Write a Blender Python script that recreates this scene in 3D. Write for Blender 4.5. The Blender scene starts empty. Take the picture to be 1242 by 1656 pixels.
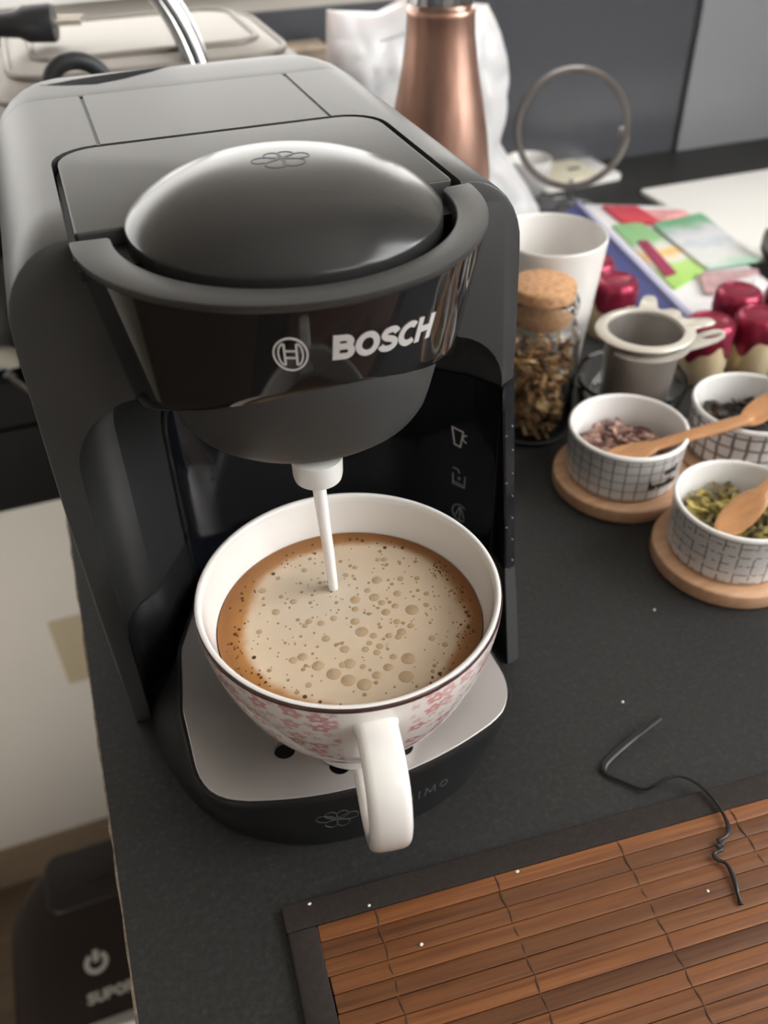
import bpy, bmesh, math, random
from mathutils import Vector, Matrix
from math import sin, cos, pi, radians, sqrt, atan2, hypot

random.seed(7)
SC = bpy.context.scene
COL = SC.collection
K = 0.001                      # all builders take millimetres

# ------------------------------------------------------------------ camera
cam_d = bpy.data.cameras.new('camera')
cam = bpy.data.objects.new('camera', cam_d)
COL.objects.link(cam)
cam.matrix_world = Matrix((
    (0.93982086, 0.22948688, -0.25312549, -0.06218947),
    (-0.34121284, 0.59219541, -0.72998521, -0.27777503),
    (-0.01762227, 0.77242499, 0.63486147, 0.32942415),
    (0, 0, 0, 1)))
cam_d.sensor_fit = 'HORIZONTAL'
cam_d.sensor_width = 36.0
cam_d.lens = 36.0 * 1453.7 / 1242
cam_d.clip_start = 0.01
cam_d.clip_end = 30
cam_d.dof.use_dof = True
cam_d.dof.focus_distance = 0.312
cam_d.dof.aperture_fstop = 13.0
SC.camera = cam

# ------------------------------------------------------------------ world, light, exposure
w = bpy.data.worlds.new('world')
SC.world = w
w.use_nodes = True
w.node_tree.nodes['Background'].inputs[0].default_value = (0.86, 0.92, 1.0, 1)
w.node_tree.nodes['Background'].inputs[1].default_value = 3.0


def area(name, loc, target, sx, sy, power, color):
    d = bpy.data.lights.new(name, 'AREA')
    d.shape = 'RECTANGLE'
    d.size, d.size_y = sx, sy
    d.energy = power
    d.color = color
    o = bpy.data.objects.new(name, d)
    COL.objects.link(o)
    o.location = loc
    o.rotation_euler = (Vector(target) - Vector(loc)).to_track_quat('-Z', 'Z').to_euler()
    return o


area('window_daylight_right', (1.17, -0.58, 0.80), (0.1, -0.48, 0.45), 1.2, 1.1, 28, (1.0, 0.985, 0.965))
area('fill_back_wall', (-0.10, 0.57, 0.31), (-0.10, -0.1, 0.25), 1.15, 0.21, 1.95, (1.0, 0.99, 0.965))  # added light panel standing in for the bright white back wall
area('fill_front', (0.85, -1.74, 0.85), (0.1, 0, 0.1), 1.3, 1.1, 18, (1.0, 0.98, 0.95))  # added fill from the front right; the front wall has no window
area('fill_low_left', (-1.20, -0.90, -0.30), (-0.27, 0.59, -0.34), 0.5, 0.4, 1.15, (1.0, 0.97, 0.92)).data.spread = radians(48)  # added light to brighten the lower left wall; no lamp fixture there

SC.view_settings.view_transform = 'Standard'
SC.view_settings.look = 'None'
SC.view_settings.gamma = 1
SC.view_settings.use_curve_mapping = False
SC.view_settings.exposure = 0.16
SC.cycles.use_denoising = True
SC.cycles.max_bounces = 10
SC.cycles.transmission_bounces = 10
SC.cycles.caustics_refractive = True
SC.cycles.caustics_reflective = False
SC.cycles.sample_clamp_indirect = 6


# ------------------------------------------------------------------ materials
def srgb(h):
    h = h.lstrip('#')
    out = []
    for i in (0, 2, 4):
        v = int(h[i:i + 2], 16) / 255
        out.append(v / 12.92 if v <= 0.04045 else ((v + 0.055) / 1.055) ** 2.4)
    return (*out, 1)


class NT:
    def __init__(self, name):
        self.m = bpy.data.materials.new(name)
        self.m.use_nodes = True
        self.t = self.m.node_tree
        self.b = self.t.nodes['Principled BSDF']

    def n(self, typ, **kw):
        nd = self.t.nodes.new(typ)
        for k, v in kw.items():
            setattr(nd, k, v)
        return nd

    def l(self, a, b):
        self.t.links.new(a, b)

    def val(self, sock, v):
        if hasattr(v, 'is_output'):
            self.l(v, sock)
        else:
            sock.default_value = v

    def math(self, op, a, b=0.0, c=None):
        nd = self.n('ShaderNodeMath', operation=op)
        self.val(nd.inputs[0], a)
        self.val(nd.inputs[1], b)
        if c is not None:
            self.val(nd.inputs[2], c)
        return nd.outputs[0]

    def sstep(self, v, lo, hi):
        nd = self.n('ShaderNodeMapRange', interpolation_type='SMOOTHSTEP')
        self.val(nd.inputs[0], v)
        nd.inputs[1].default_value = lo
        nd.inputs[2].default_value = hi
        return nd.outputs[0]

    def mix(self, f, a, b):
        nd = self.n('ShaderNodeMix', data_type='RGBA')
        self.val(nd.inputs[0], f)
        self.val(nd.inputs[6], a)
        self.val(nd.inputs[7], b)
        return nd.outputs[2]

    def coord(self, which='Object'):
        return self.n('ShaderNodeTexCoord').outputs[which]

    def noise(self, scale, vec=None, detail=3, rough=0.55, out='Fac'):
        nd = self.n('ShaderNodeTexNoise')
        nd.inputs['Scale'].default_value = scale
        nd.inputs['Detail'].default_value = detail
        nd.inputs['Roughness'].default_value = rough
        self.l(vec if vec is not None else self.coord(), nd.inputs['Vector'])
        return nd.outputs[out]

    def ramp(self, fac, stops):
        nd = self.n('ShaderNodeValToRGB')
        el = nd.color_ramp.elements
        while len(el) < len(stops):
            el.new(0.5)
        for e, (p, c) in zip(el, stops):
            e.position = p
            e.color = c
        self.val(nd.inputs[0], fac)
        return nd.outputs[0]

    def bump(self, h, strength=0.2, dist=0.0005):
        nd = self.n('ShaderNodeBump')
        nd.inputs['Strength'].default_value = strength
        nd.inputs['Distance'].default_value = dist
        self.l(h, nd.inputs['Height'])
        self.l(nd.outputs[0], self.b.inputs['Normal'])

    def base(self, v):
        self.val(self.b.inputs['Base Color'], v)


def mat(name, color, rough=0.5, metal=0.0, spec=0.5, trans=0.0, ior=1.45, bump=None, vary=None, coat=0.0, sss=0.0):
    k = NT(name)
    c = srgb(color) if isinstance(color, str) else (*color, 1)
    k.base(c)
    k.b.inputs['Roughness'].default_value = rough
    k.b.inputs['Metallic'].default_value = metal
    k.b.inputs['Specular IOR Level'].default_value = spec
    k.b.inputs['Transmission Weight'].default_value = trans
    k.b.inputs['IOR'].default_value = ior
    k.b.inputs['Coat Weight'].default_value = coat
    k.b.inputs['Coat Roughness'].default_value = 0.05
    if sss:
        k.b.inputs['Subsurface Weight'].default_value = sss
        k.b.inputs['Subsurface Scale'].default_value = 0.004
    if vary:
        sc, amt = vary
        f = k.noise(sc)
        dark = tuple(x * (1 - amt) for x in c[:3]) + (1,)
        lite = tuple(min(1, x * (1 + amt)) for x in c[:3]) + (1,)
        k.base(k.ramp(f, [(0.3, dark), (0.7, lite)]))
    if bump:
        k.bump(k.noise(bump[0], detail=2), bump[1], bump[2] if len(bump) > 2 else 0.0002)
    return k.m


M = {}
M['grey_plastic'] = mat('textured_grey_plastic', (0.040, 0.0405, 0.041), 0.40, spec=0.6, bump=(2600, 0.25, 0.0001))
M['satin_grey'] = mat('satin_grey_plastic', (0.040, 0.0405, 0.040), 0.47, spec=0.55, bump=(2600, 0.25, 0.0001))
M['piano'] = mat('piano_black', (0.012, 0.012, 0.013), 0.06, spec=0.55)
M['dome'] = mat('dome_gloss', (0.024, 0.024, 0.024), 0.21, spec=0.4)
M['panel'] = mat('gloss_panel', (0.009, 0.010, 0.013), 0.09, spec=0.45)
M['black'] = mat('black_plastic', (0.011, 0.0112, 0.0118), 0.45)
M['groove'] = mat('groove_black', (0.006, 0.006, 0.006), 0.5)
M['logo'] = mat('logo_silver', (0.56, 0.54, 0.53), 0.4, metal=0.0)
M['faint'] = mat('faint_print', (0.085, 0.085, 0.088), 0.4)
M['icon'] = mat('icon_print', (0.60, 0.58, 0.57), 0.4)
M['icon_dim'] = mat('icon_print_dim', (0.27, 0.30, 0.29), 0.4)
M['ink'] = mat('dark_ink', (0.012, 0.012, 0.012), 0.4)
M['white_plastic'] = mat('white_plastic', (0.72, 0.72, 0.7), 0.3, sss=0.1)
M['chrome'] = mat('chrome', (0.62, 0.64, 0.66), 0.12, metal=1.0)
M['steel'] = mat('steel', (0.5, 0.48, 0.46), 0.28, metal=1.0)
M['porcelain'] = mat('cream_porcelain', (0.79, 0.765, 0.735), 0.12, spec=0.5, coat=0.3)
M['porcelain_white'] = mat('white_porcelain', (0.84, 0.83, 0.81), 0.15, spec=0.5, coat=0.3)
M['rim_brown'] = mat('rim_brown', (0.055, 0.022, 0.02), 0.15, coat=0.5)
M['milk'] = mat('milk', (0.84, 0.85, 0.85), 0.15, sss=0.2)
M['cork'] = None
M['tile_dark'] = mat('dark_splashback', (0.075, 0.078, 0.088), 0.22, spec=0.5)
M['tile_light'] = mat('grey_splashback', (0.24, 0.245, 0.26), 0.3, spec=0.5)
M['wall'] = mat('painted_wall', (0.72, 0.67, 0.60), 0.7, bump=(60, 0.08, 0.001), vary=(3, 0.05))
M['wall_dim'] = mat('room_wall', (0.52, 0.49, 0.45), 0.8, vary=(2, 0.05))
M['skirting'] = mat('skirting_brown', (0.26, 0.19, 0.13), 0.5)
M['white_board'] = mat('white_board', (0.86, 0.85, 0.82), 0.35)
M['cream'] = mat('cream_top', (0.80, 0.75, 0.58), 0.4)
M['edge_tan'] = mat('chipboard_edge', (0.21, 0.165, 0.12), 0.8, vary=(300, 0.5))
M['fabric'] = mat('dark_fabric', (0.020, 0.0142, 0.0118), 0.85, bump=(1500, 0.5, 0.0004), vary=(500, 0.25))
M['thread'] = mat('thread', (0.06, 0.024, 0.008), 0.8)
M['string'] = mat('black_tie', (0.004, 0.004, 0.005), 0.42, spec=0.5)
M['gold'] = mat('gold_foil', (0.90, 0.73, 0.46), 0.36, metal=0.35)
M['burgundy'] = mat('burgundy_foil', (0.28, 0.022, 0.055), 0.28, metal=0.45, vary=(90, 0.25))
M['blue_card'] = mat('blue_card', (0.055, 0.065, 0.20), 0.55)
M['lilac_card'] = mat('lilac_card', (0.46, 0.47, 0.66), 0.55)
M['white_card'] = mat('white_card', (0.78, 0.77, 0.78), 0.55)
M['red_pack'] = mat('red_packet', (0.62, 0.06, 0.09), 0.35)
M['pink_pack'] = mat('pink_packet', (0.80, 0.36, 0.36), 0.4, vary=(60, 0.3))
M['rose_pack'] = mat('rose_packet', (0.52, 0.33, 0.34), 0.4, vary=(80, 0.3))
M['maroon_pack'] = mat('maroon_packet', (0.33, 0.03, 0.09), 0.4)
M['dark_pan'] = mat('grey_metal', (0.20, 0.195, 0.19), 0.35, metal=0.8)
M['kraft'] = mat('kraft_card', (0.46, 0.37, 0.29), 0.7, vary=(55, 0.35))
M['black_unit'] = mat('black_unit', (0.010, 0.010, 0.010), 0.4)
M['cooker'] = mat('cooker_brown', (0.022, 0.0145, 0.0115), 0.5, spec=0.25)
M['cooker_dark'] = mat('cooker_dark', (0.012, 0.010, 0.010), 0.4)
M['cooker_print'] = mat('cooker_print', (0.55, 0.52, 0.48), 0.5)
M['beige_plastic'] = mat('beige_plastic', (0.50, 0.48, 0.41), 0.4)
M['pale_blue'] = mat('pale_blue_plastic', (0.58, 0.68, 0.74), 0.3)
M['rubber'] = mat('black_rubber', (0.02, 0.021, 0.024), 0.5)
M['pin'] = mat('plug_pin', (0.75, 0.70, 0.62), 0.25, metal=0.8)
M['crumb'] = mat('crumb', (0.72, 0.69, 0.62), 0.8)
M['grill_steel'] = mat('grill_cover', (0.36, 0.335, 0.305), 0.5, metal=0.1, spec=0.3)
M['grill_groove'] = mat('grill_groove', (0.20, 0.18, 0.16), 0.45, metal=0.3)
M['frame_metal'] = mat('ring_metal', (0.30, 0.28, 0.27), 0.3, metal=0.9)
M['clear_base'] = mat('smoky_base', (0.10, 0.10, 0.105), 0.12, spec=0.6)
M['flange'] = mat('pale_steel', (0.66, 0.62, 0.55), 0.4, metal=0.35)
M['mesh'] = mat('mesh_steel', (0.46, 0.43, 0.40), 0.36, metal=0.75, bump=(1800, 0.6, 0.0004))


def k_glass():
    k = NT('clear_glass')
    k.b.inputs['Base Color'].default_value = (0.97, 0.985, 0.98, 1)
    k.b.inputs['Roughness'].default_value = 0.02
    k.b.inputs['Transmission Weight'].default_value = 1.0
    k.b.inputs['IOR'].default_value = 1.28
    return k.m


M['glass'] = k_glass()


def k_counter():
    k = NT('charcoal_laminate')
    f = k.noise(420, detail=4, rough=0.7)
    g = k.noise(14, detail=2)
    c = k.ramp(f, [(0.32, (0.010, 0.010, 0.0097, 1)), (0.55, (0.019, 0.0188, 0.018, 1)), (0.78, (0.040, 0.040, 0.038, 1))])
    k.base(k.mix(k.math('MULTIPLY', g, 0.25), c, (0.03, 0.0295, 0.028, 1)))
    k.b.inputs['Roughness'].default_value = 0.55
    k.b.inputs['Specular IOR Level'].default_value = 0.32
    k.bump(f, 0.25, 0.0002)
    return k.m


M['counter'] = k_counter()


def k_cork():
    k = NT('cork')
    f = k.noise(260, detail=5, rough=0.7)
    k.base(k.ramp(f, [(0.3, srgb('#7a5236')), (0.42, srgb('#b98a62')), (0.6, srgb('#c99d76')), (0.8, srgb('#dbb48e'))]))
    k.b.inputs['Roughness'].default_value = 0.85
    k.bump(f, 0.4, 0.0005)
    return k.m


M['cork'] = k_cork()


def k_wood(name, c1, c2, scale, rough=0.5, rand=0.0):
    k = NT(name)
    mp = k.n('ShaderNodeMapping')
    mp.inputs['Scale'].default_value = scale
    k.l(k.coord(), mp.inputs[0])
    if rand:
        oi = k.n('ShaderNodeObjectInfo')
        sh = k.n('ShaderNodeVectorMath', operation='ADD')
        k.l(mp.outputs[0], sh.inputs[0])
        cx = k.n('ShaderNodeCombineXYZ')
        k.l(k.math('MULTIPLY', oi.outputs['Random'], 40.0), cx.inputs[0])
        k.l(k.math('MULTIPLY', oi.outputs['Random'], 23.0), cx.inputs[1])
        k.l(cx.outputs[0], sh.inputs[1])
        vec = sh.outputs[0]
    else:
        vec = mp.outputs[0]
    f = k.noise(1.0, vec, detail=5, rough=0.6)
    col = k.ramp(f, [(0.3, c1), (0.7, c2)])
    if rand:
        v = k.math('ADD', k.math('MULTIPLY', oi.outputs['Random'], rand), 1.0 - rand * 0.5)
        hs = k.n('ShaderNodeHueSaturation')
        k.l(v, hs.inputs['Value'])
        k.l(col, hs.inputs['Color'])
        col = hs.outputs[0]
    k.base(col)
    k.b.inputs['Roughness'].default_value = rough
    k.bump(f, 0.15, 0.0003)
    return k.m


M['bamboo'] = k_wood('bamboo_slat', (0.088, 0.026, 0.007, 1), (0.20, 0.075, 0.021, 1), (14, 520, 200), 0.45, 0.7)
M['board_wood'] = k_wood('beech_board', (0.50, 0.28, 0.155, 1), (0.63, 0.39, 0.24, 1), (40, 260, 260), 0.5)
M['spoon_wood'] = k_wood('spoon_wood', (0.40, 0.185, 0.075, 1), (0.53, 0.26, 0.11, 1), (30, 200, 200), 0.45)
M['floor_wood'] = k_wood('floor_boards', (0.10, 0.07, 0.04, 1), (0.18, 0.12, 0.07, 1), (3, 40, 3), 0.4)


def k_copper():
    k = NT('brushed_copper')
    mp = k.n('ShaderNodeMapping')
    mp.inputs['Scale'].default_value = (90, 90, 3)
    k.l(k.coord(), mp.inputs[0])
    f = k.noise(1.0, mp.outputs[0], detail=3)
    k.base(k.ramp(f, [(0.3, (0.33, 0.18, 0.135, 1)), (0.7, (0.54, 0.325, 0.25, 1))]))
    k.b.inputs['Metallic'].default_value = 0.85
    k.b.inputs['Roughness'].default_value = 0.34
    k.bump(f, 0.1, 0.0002)
    return k.m


M['copper'] = k_copper()


def k_bag():
    k = NT('white_polythene')
    k.base((0.77, 0.77, 0.785, 1))
    k.b.inputs['Roughness'].default_value = 0.3
    k.b.inputs['Transmission Weight'].default_value = 0.12
    k.b.inputs['Subsurface Weight'].default_value = 0.25
    k.b.inputs['Subsurface Scale'].default_value = 0.02
    return k.m


M['bag'] = k_bag()


def polar(k):
    sp = k.n('ShaderNodeSeparateXYZ')
    k.l(k.coord(), sp.inputs[0])
    return k.math('ARCTAN2', sp.outputs[0], k.math('MULTIPLY', sp.outputs[1], -1.0)), sp.outputs[2], sp


def k_flowers(handle_angle):
    k = NT('pink_flower_print')
    th, z, _ = polar(k)
    cx = k.n('ShaderNodeCombineXYZ')
    k.l(k.math('MULTIPLY', th, 47.0 / 8.4), cx.inputs[0])
    k.l(k.math('MULTIPLY', z, 1000 / 6.4), cx.inputs[1])
    col = (0.80, 0.755, 0.72, 1)

    def layer(col, off, r0, amp, hole, c1, c2, thr, rnd):
        ad = k.n('ShaderNodeVectorMath', operation='ADD')
        k.l(cx.outputs[0], ad.inputs[0])
        ad.inputs[1].default_value = off
        sc = k.n('ShaderNodeVectorMath', operation='SCALE')
        k.l(ad.outputs[0], sc.inputs[0])
        sc.inputs['Scale'].default_value = rnd
        v = k.n('ShaderNodeTexVoronoi', voronoi_dimensions='2D')
        v.inputs['Scale'].default_value = 1.0
        v.inputs['Randomness'].default_value = 0.75
        k.l(sc.outputs[0], v.inputs['Vector'])
        df = k.n('ShaderNodeVectorMath', operation='SUBTRACT')
        k.l(sc.outputs[0], df.inputs[0])
        k.l(v.outputs['Position'], df.inputs[1])
        s2 = k.n('ShaderNodeSeparateXYZ')
        k.l(df.outputs[0], s2.inputs[0])
        ang = k.math('ARCTAN2', s2.outputs[1], s2.outputs[0])
        s3 = k.n('ShaderNodeSeparateColor')
        k.l(v.outputs['Color'], s3.inputs[0])
        rad = k.math('ADD', k.math('MULTIPLY', k.math('COSINE', k.math('ADD', k.math('MULTIPLY', ang, 5.0), k.math('MULTIPLY', s3.outputs[0], 6.0))), amp), r0)
        d = v.outputs['Distance']
        inside = k.math('SUBTRACT', 1.0, k.sstep(k.math('SUBTRACT', d, rad), -0.04, 0.04))
        if hole:
            inside = k.math('MULTIPLY', inside, k.sstep(d, hole - 0.04, hole + 0.04))
        inside = k.math('MULTIPLY', inside, k.math('GREATER_THAN', s3.outputs[1], thr))
        fc = k.mix(s3.outputs[2], c1, c2)
        return k.mix(inside, col, fc)
    col = layer(col, (3.3, 7.7, 0), 0.27, 0.09, 0.0, (0.72, 0.52, 0.51, 1), (0.66, 0.52, 0.52, 1), 0.12, 1.45)
    col = layer(col, (0.4, 0.2, 0), 0.34, 0.07, 0.11, (0.62, 0.29, 0.30, 1), (0.70, 0.44, 0.44, 1), 0.22, 1.0)
    dth = k.math('ABSOLUTE', k.math('SUBTRACT', th, handle_angle))
    col = k.mix(k.sstep(dth, 0.20, 0.24), (0.82, 0.78, 0.74, 1), col)
    k.base(col)
    k.b.inputs['Roughness'].default_value = 0.12
    k.b.inputs['Coat Weight'].default_value = 0.3
    return k.m


def k_grid(name, R, pu, pv, wu, wv, dash, seed, dbl=0.0):
    k = NT(name)
    th, z, _ = polar(k)
    u = k.math('MULTIPLY', th, R)
    v = k.math('MULTIPLY', z, 1000.0)
    cx = k.n('ShaderNodeCombineXYZ')
    k.l(u, cx.inputs[0])
    k.l(v, cx.inputs[1])
    cx.inputs[2].default_value = seed
    wob = k.noise(0.16, cx.outputs[0], detail=1)

    def line(a, p, wd, wobble):
        a = k.math('ADD', a, k.math('MULTIPLY', wob, wobble))
        fr = k.math('ABSOLUTE', k.math('SUBTRACT', k.math('FRACT', k.math('DIVIDE', a, p)), 0.5))
        return k.math('SUBTRACT', 1.0, k.sstep(fr, wd / p * 0.5, wd / p * 0.5 + 0.035))
    lu = line(u, pu, wu, 1.6)
    lv = line(v, pv, wv, 1.2)
    if dbl:
        lu = k.math('MAXIMUM', lu, line(k.math('ADD', u, dbl), pu, wu * 0.6, 1.6))
    if dash:
        ns = k.noise(0.35, cx.outputs[0], detail=1)
        lv = k.math('MULTIPLY', lv, k.sstep(ns, 0.44, 0.5))
        ns2 = k.noise(0.22, cx.outputs[0], detail=0)
        lu = k.math('MULTIPLY', lu, k.sstep(ns2, 0.36, 0.45))
    msk = k.math('MAXIMUM', lu, lv)
    k.base(k.mix(k.math('MULTIPLY', msk, 0.8), (0.80, 0.79, 0.78, 1), (0.05, 0.052, 0.055, 1)))
    k.b.inputs['Roughness'].default_value = 0.22
    return k.m


def k_coffee():
    k = NT('coffee_crema')
    sp = k.n('ShaderNodeSeparateXYZ')
    co = k.coord()
    k.l(co, sp.inputs[0])
    n1 = k.math('SUBTRACT', k.noise(42, co, detail=4), 0.5)
    n2 = k.noise(900, co, detail=3, rough=0.7)
    # foam patch: an off-centre ellipse with a ragged outline
    ex = k.math('DIVIDE', k.math('SUBTRACT', sp.outputs[0], 0.002), 0.0398)
    ey = k.math('DIVIDE', k.math('SUBTRACT', sp.outputs[1], 0.0005), 0.0398)
    rot = 0.35
    rx = k.math('ADD', k.math('MULTIPLY', ex, cos(rot)), k.math('MULTIPLY', ey, sin(rot)))
    ry = k.math('ADD', k.math('MULTIPLY', ex, -sin(rot)), k.math('MULTIPLY', ey, cos(rot)))
    e = k.math('SQRT', k.math('ADD', k.math('MULTIPLY', rx, rx), k.math('MULTIPLY', ry, ry)))
    e = k.math('ADD', e, k.math('MULTIPLY', n1, 0.26))
    foam = k.math('SUBTRACT', 1.0, k.sstep(e, 0.93, 1.05))
    r = k.math('SQRT', k.math('ADD', k.math('MULTIPLY', sp.outputs[0], sp.outputs[0]), k.math('MULTIPLY', sp.outputs[1], sp.outputs[1])))
    r = k.math('ADD', r, k.math('MULTIPLY', n1, 0.004))
    crema = k.mix(k.sstep(r, 0.036, 0.0465), (0.42, 0.195, 0.055, 1), (0.25, 0.11, 0.042, 1))
    crema = k.mix(k.math('MULTIPLY', k.sstep(n2, 0.56, 0.72), 0.5), crema, (0.22, 0.085, 0.025, 1))
    fm = k.mix(k.noise(60, co, detail=3), (0.57, 0.445, 0.315, 1), (0.67, 0.54, 0.40, 1))
    # paler where the milk lands
    dx = k.math('SUBTRACT', sp.outputs[0], -0.006)
    dy = k.math('SUBTRACT', sp.outputs[1], 0.014)
    d = k.math('SQRT', k.math('ADD', k.math('MULTIPLY', dx, dx), k.math('MULTIPLY', dy, dy)))
    fm = k.mix(k.math('MULTIPLY', k.math('SUBTRACT', 1.0, k.sstep(d, 0.004, 0.030)), 0.65), fm, (0.58, 0.50, 0.40, 1))
    k.base(k.mix(foam, crema, fm))
    k.b.inputs['Roughness'].default_value = 0.35
    k.b.inputs['Specular IOR Level'].default_value = 0.35
    k.bump(n2, 0.08, 0.0003)
    return k.m


def k_plate():
    k = NT('brushed_plate')
    mp = k.n('ShaderNodeMapping')
    mp.inputs['Scale'].default_value = (30, 1800, 10)
    k.l(k.coord(), mp.inputs[0])
    f = k.noise(1.0, mp.outputs[0], detail=2)
    k.base((0.42, 0.40, 0.385, 1))
    k.b.inputs['Metallic'].default_value = 0.55
    k.b.inputs['Roughness'].default_value = 0.36
    k.bump(f, 0.06, 0.0002)
    return k.m


def k_packet():
    k = NT('printed_packet')
    sp = k.n('ShaderNodeSeparateXYZ')
    co = k.coord()
    k.l(co, sp.inputs[0])
    n = k.math('MULTIPLY', k.noise(38, co, detail=2), 0.05)
    y = k.math('ADD', sp.outputs[1], n)
    f = k.sstep(y, 0.0, 0.135)
    k.base(k.ramp(f, [(0.0, (0.22, 0.52, 0.33, 1)), (0.22, (0.72, 0.74, 0.71, 1)), (0.40, (0.76, 0.77, 0.77, 1)),
                      (0.52, (0.60, 0.66, 0.72, 1)), (0.64, (0.74, 0.75, 0.77, 1)), (0.80, (0.62, 0.64, 0.68, 1)), (0.95, (0.16, 0.44, 0.22, 1))]))
    k.b.inputs['Roughness'].default_value = 0.35
    return k.m


def k_side_packet():
    k = NT('lime_orange_packet')
    sp = k.n('ShaderNodeSeparateXYZ')
    co = k.coord()
    k.l(co, sp.inputs[0])
    y = k.math('ADD', sp.outputs[1], k.math('MULTIPLY', k.noise(60, co, detail=1), 0.03))
    k.base(k.ramp(k.sstep(y, 0.0, 0.13), [(0.0, (0.35, 0.62, 0.12, 1)), (0.34, (0.45, 0.66, 0.22, 1)), (0.46, (0.75, 0.74, 0.70, 1)),
                                         (0.62, (0.86, 0.50, 0.10, 1)), (0.74, (0.76, 0.76, 0.74, 1)), (0.9, (0.28, 0.55, 0.25, 1))]))
    k.b.inputs['Roughness'].default_value = 0.4
    return k.m


def k_leaf(name, stops):
    k = NT(name)
    f = k.noise(140, detail=2)
    k.base(k.ramp(f, stops))
    k.b.inputs['Roughness'].default_value = 0.65
    return k.m


M['tea_brown'] = k_leaf('rooibos_mix', [(0.3, srgb('#2a1c12')), (0.42, srgb('#75502f')), (0.54, srgb('#a67c4c')), (0.68, srgb('#c9b183'))])
M['tea_pink'] = k_leaf('rose_mix', [(0.35, srgb('#4a3230')), (0.5, srgb('#8d6a60')), (0.65, srgb('#c9a596'))])
M['tea_dark'] = k_leaf('dark_mix', [(0.35, srgb('#161412')), (0.55, srgb('#2e2823')), (0.7, srgb('#6e5136'))])
M['tea_green'] = k_leaf('camomile_mix', [(0.35, srgb('#3d3826')), (0.5, srgb('#8c7c45')), (0.62, srgb('#b9a95c')), (0.72, srgb('#8a5a36'))])


# ------------------------------------------------------------------ mesh helpers (millimetres)
def obj(name, verts, faces, material, parent=None, smooth=True, sharp=35, loc=None, mids=None, kind=None, label=None):
    me = bpy.data.meshes.new(name)
    me.from_pydata([(x * K, y * K, z * K) for x, y, z in verts], [], faces)
    for m in (material if isinstance(material, (list, tuple)) else [material]):
        me.materials.append(m)
    if mids:
        for p, i in zip(me.polygons, mids):
            p.material_index = i
    bm = bmesh.new()
    bm.from_mesh(me)
    bmesh.ops.recalc_face_normals(bm, faces=bm.faces)
    bm.to_mesh(me)
    bm.free()
    finish(me, smooth, sharp)
    o = bpy.data.objects.new(name, me)
    COL.objects.link(o)
    if parent:
        o.parent = parent
    if loc:
        o.location = [c * K for c in loc]
    if kind:
        o['kind'] = kind
    if label:
        o['label'] = label
    return o


def finish(me, smooth=True, sharp=35):
    if smooth:
        for p in me.polygons:
            p.use_smooth = True
        me.set_sharp_from_angle(angle=radians(sharp))


def thing(name, label, cat, loc=(0, 0, 0), rz=0.0, group=None):
    o = bpy.data.objects.new(name, None)
    o.empty_display_size = 0.01
    COL.objects.link(o)
    o.location = [c * K for c in loc]
    o.rotation_euler = (0, 0, rz)
    return tag(o, label, cat, group)


def tag(o, label, cat, group=None):
    o['label'] = label
    o['category'] = cat
    if group:
        o['group'] = group
    return o


def struct(o):
    o['kind'] = 'structure'
    return o


def join(*geos):
    V, F = [], []
    for v, f in geos:
        b = len(V)
        V += list(v)
        F += [tuple(i + b for i in q) for q in f]
    return V, F


def shift(geo, dx=0, dy=0, dz=0):
    return [(x + dx, y + dy, z + dz) for x, y, z in geo[0]], geo[1]


def xform(geo, mtx):
    return [tuple(mtx @ Vector(v)) for v in geo[0]], geo[1]


def loft(rings, cap0=True, cap1=True, closed=True):
    n = len(rings[0])
    V = [p for r in rings for p in r]
    F = []
    for i in range(len(rings) - 1):
        for j in range(n if closed else n - 1):
            k = (j + 1) % n
            F.append((i * n + j, i * n + k, (i + 1) * n + k, (i + 1) * n + j))
    if cap0:
        F.append(tuple(range(n))[::-1])
    if cap1:
        F.append(tuple((len(rings) - 1) * n + j for j in range(n)))
    return V, F


def lathe(profile, n=64, c=(0, 0)):
    """profile of (r, z); r == 0 collapses to a pole."""
    V, F, prev = [], [], None
    for r, z in profile:
        if r <= 1e-6:
            cur = [len(V)]
            V.append((c[0], c[1], z))
        else:
            cur = list(range(len(V), len(V) + n))
            V += [(c[0] + r * sin(2 * pi * i / n), c[1] - r * cos(2 * pi * i / n), z) for i in range(n)]
        if prev is not None:
            if len(prev) == 1 and len(cur) > 1:
                F += [(prev[0], cur[j], cur[(j + 1) % n]) for j in range(n)]
            elif len(cur) == 1 and len(prev) > 1:
                F += [(prev[j], prev[(j + 1) % n], cur[0]) for j in range(n)]
            elif len(cur) > 1:
                F += [(prev[j], prev[(j + 1) % n], cur[(j + 1) % n], cur[j]) for j in range(n)]
        prev = cur
    return V, F


def tube(path, rad, n=10, cap=True):
    P = [Vector(p) for p in path]
    rings = []
    up = Vector((0, 0, 1))
    for i, p in enumerate(P):
        t = (P[min(i + 1, len(P) - 1)] - P[max(i - 1, 0)]).normalized()
        a = t.cross(up)
        if a.length < 1e-3:
            a = t.cross(Vector((1, 0, 0)))
        a.normalize()
        b = a.cross(t)
        r = rad(i / (len(P) - 1)) if callable(rad) else rad
        rx, ry = r if isinstance(r, tuple) else (r, r)
        rings.append([tuple(p + a * rx * cos(2 * pi * j / n) + b * ry * sin(2 * pi * j / n)) for j in range(n)])
    return loft(rings, cap, cap)


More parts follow.
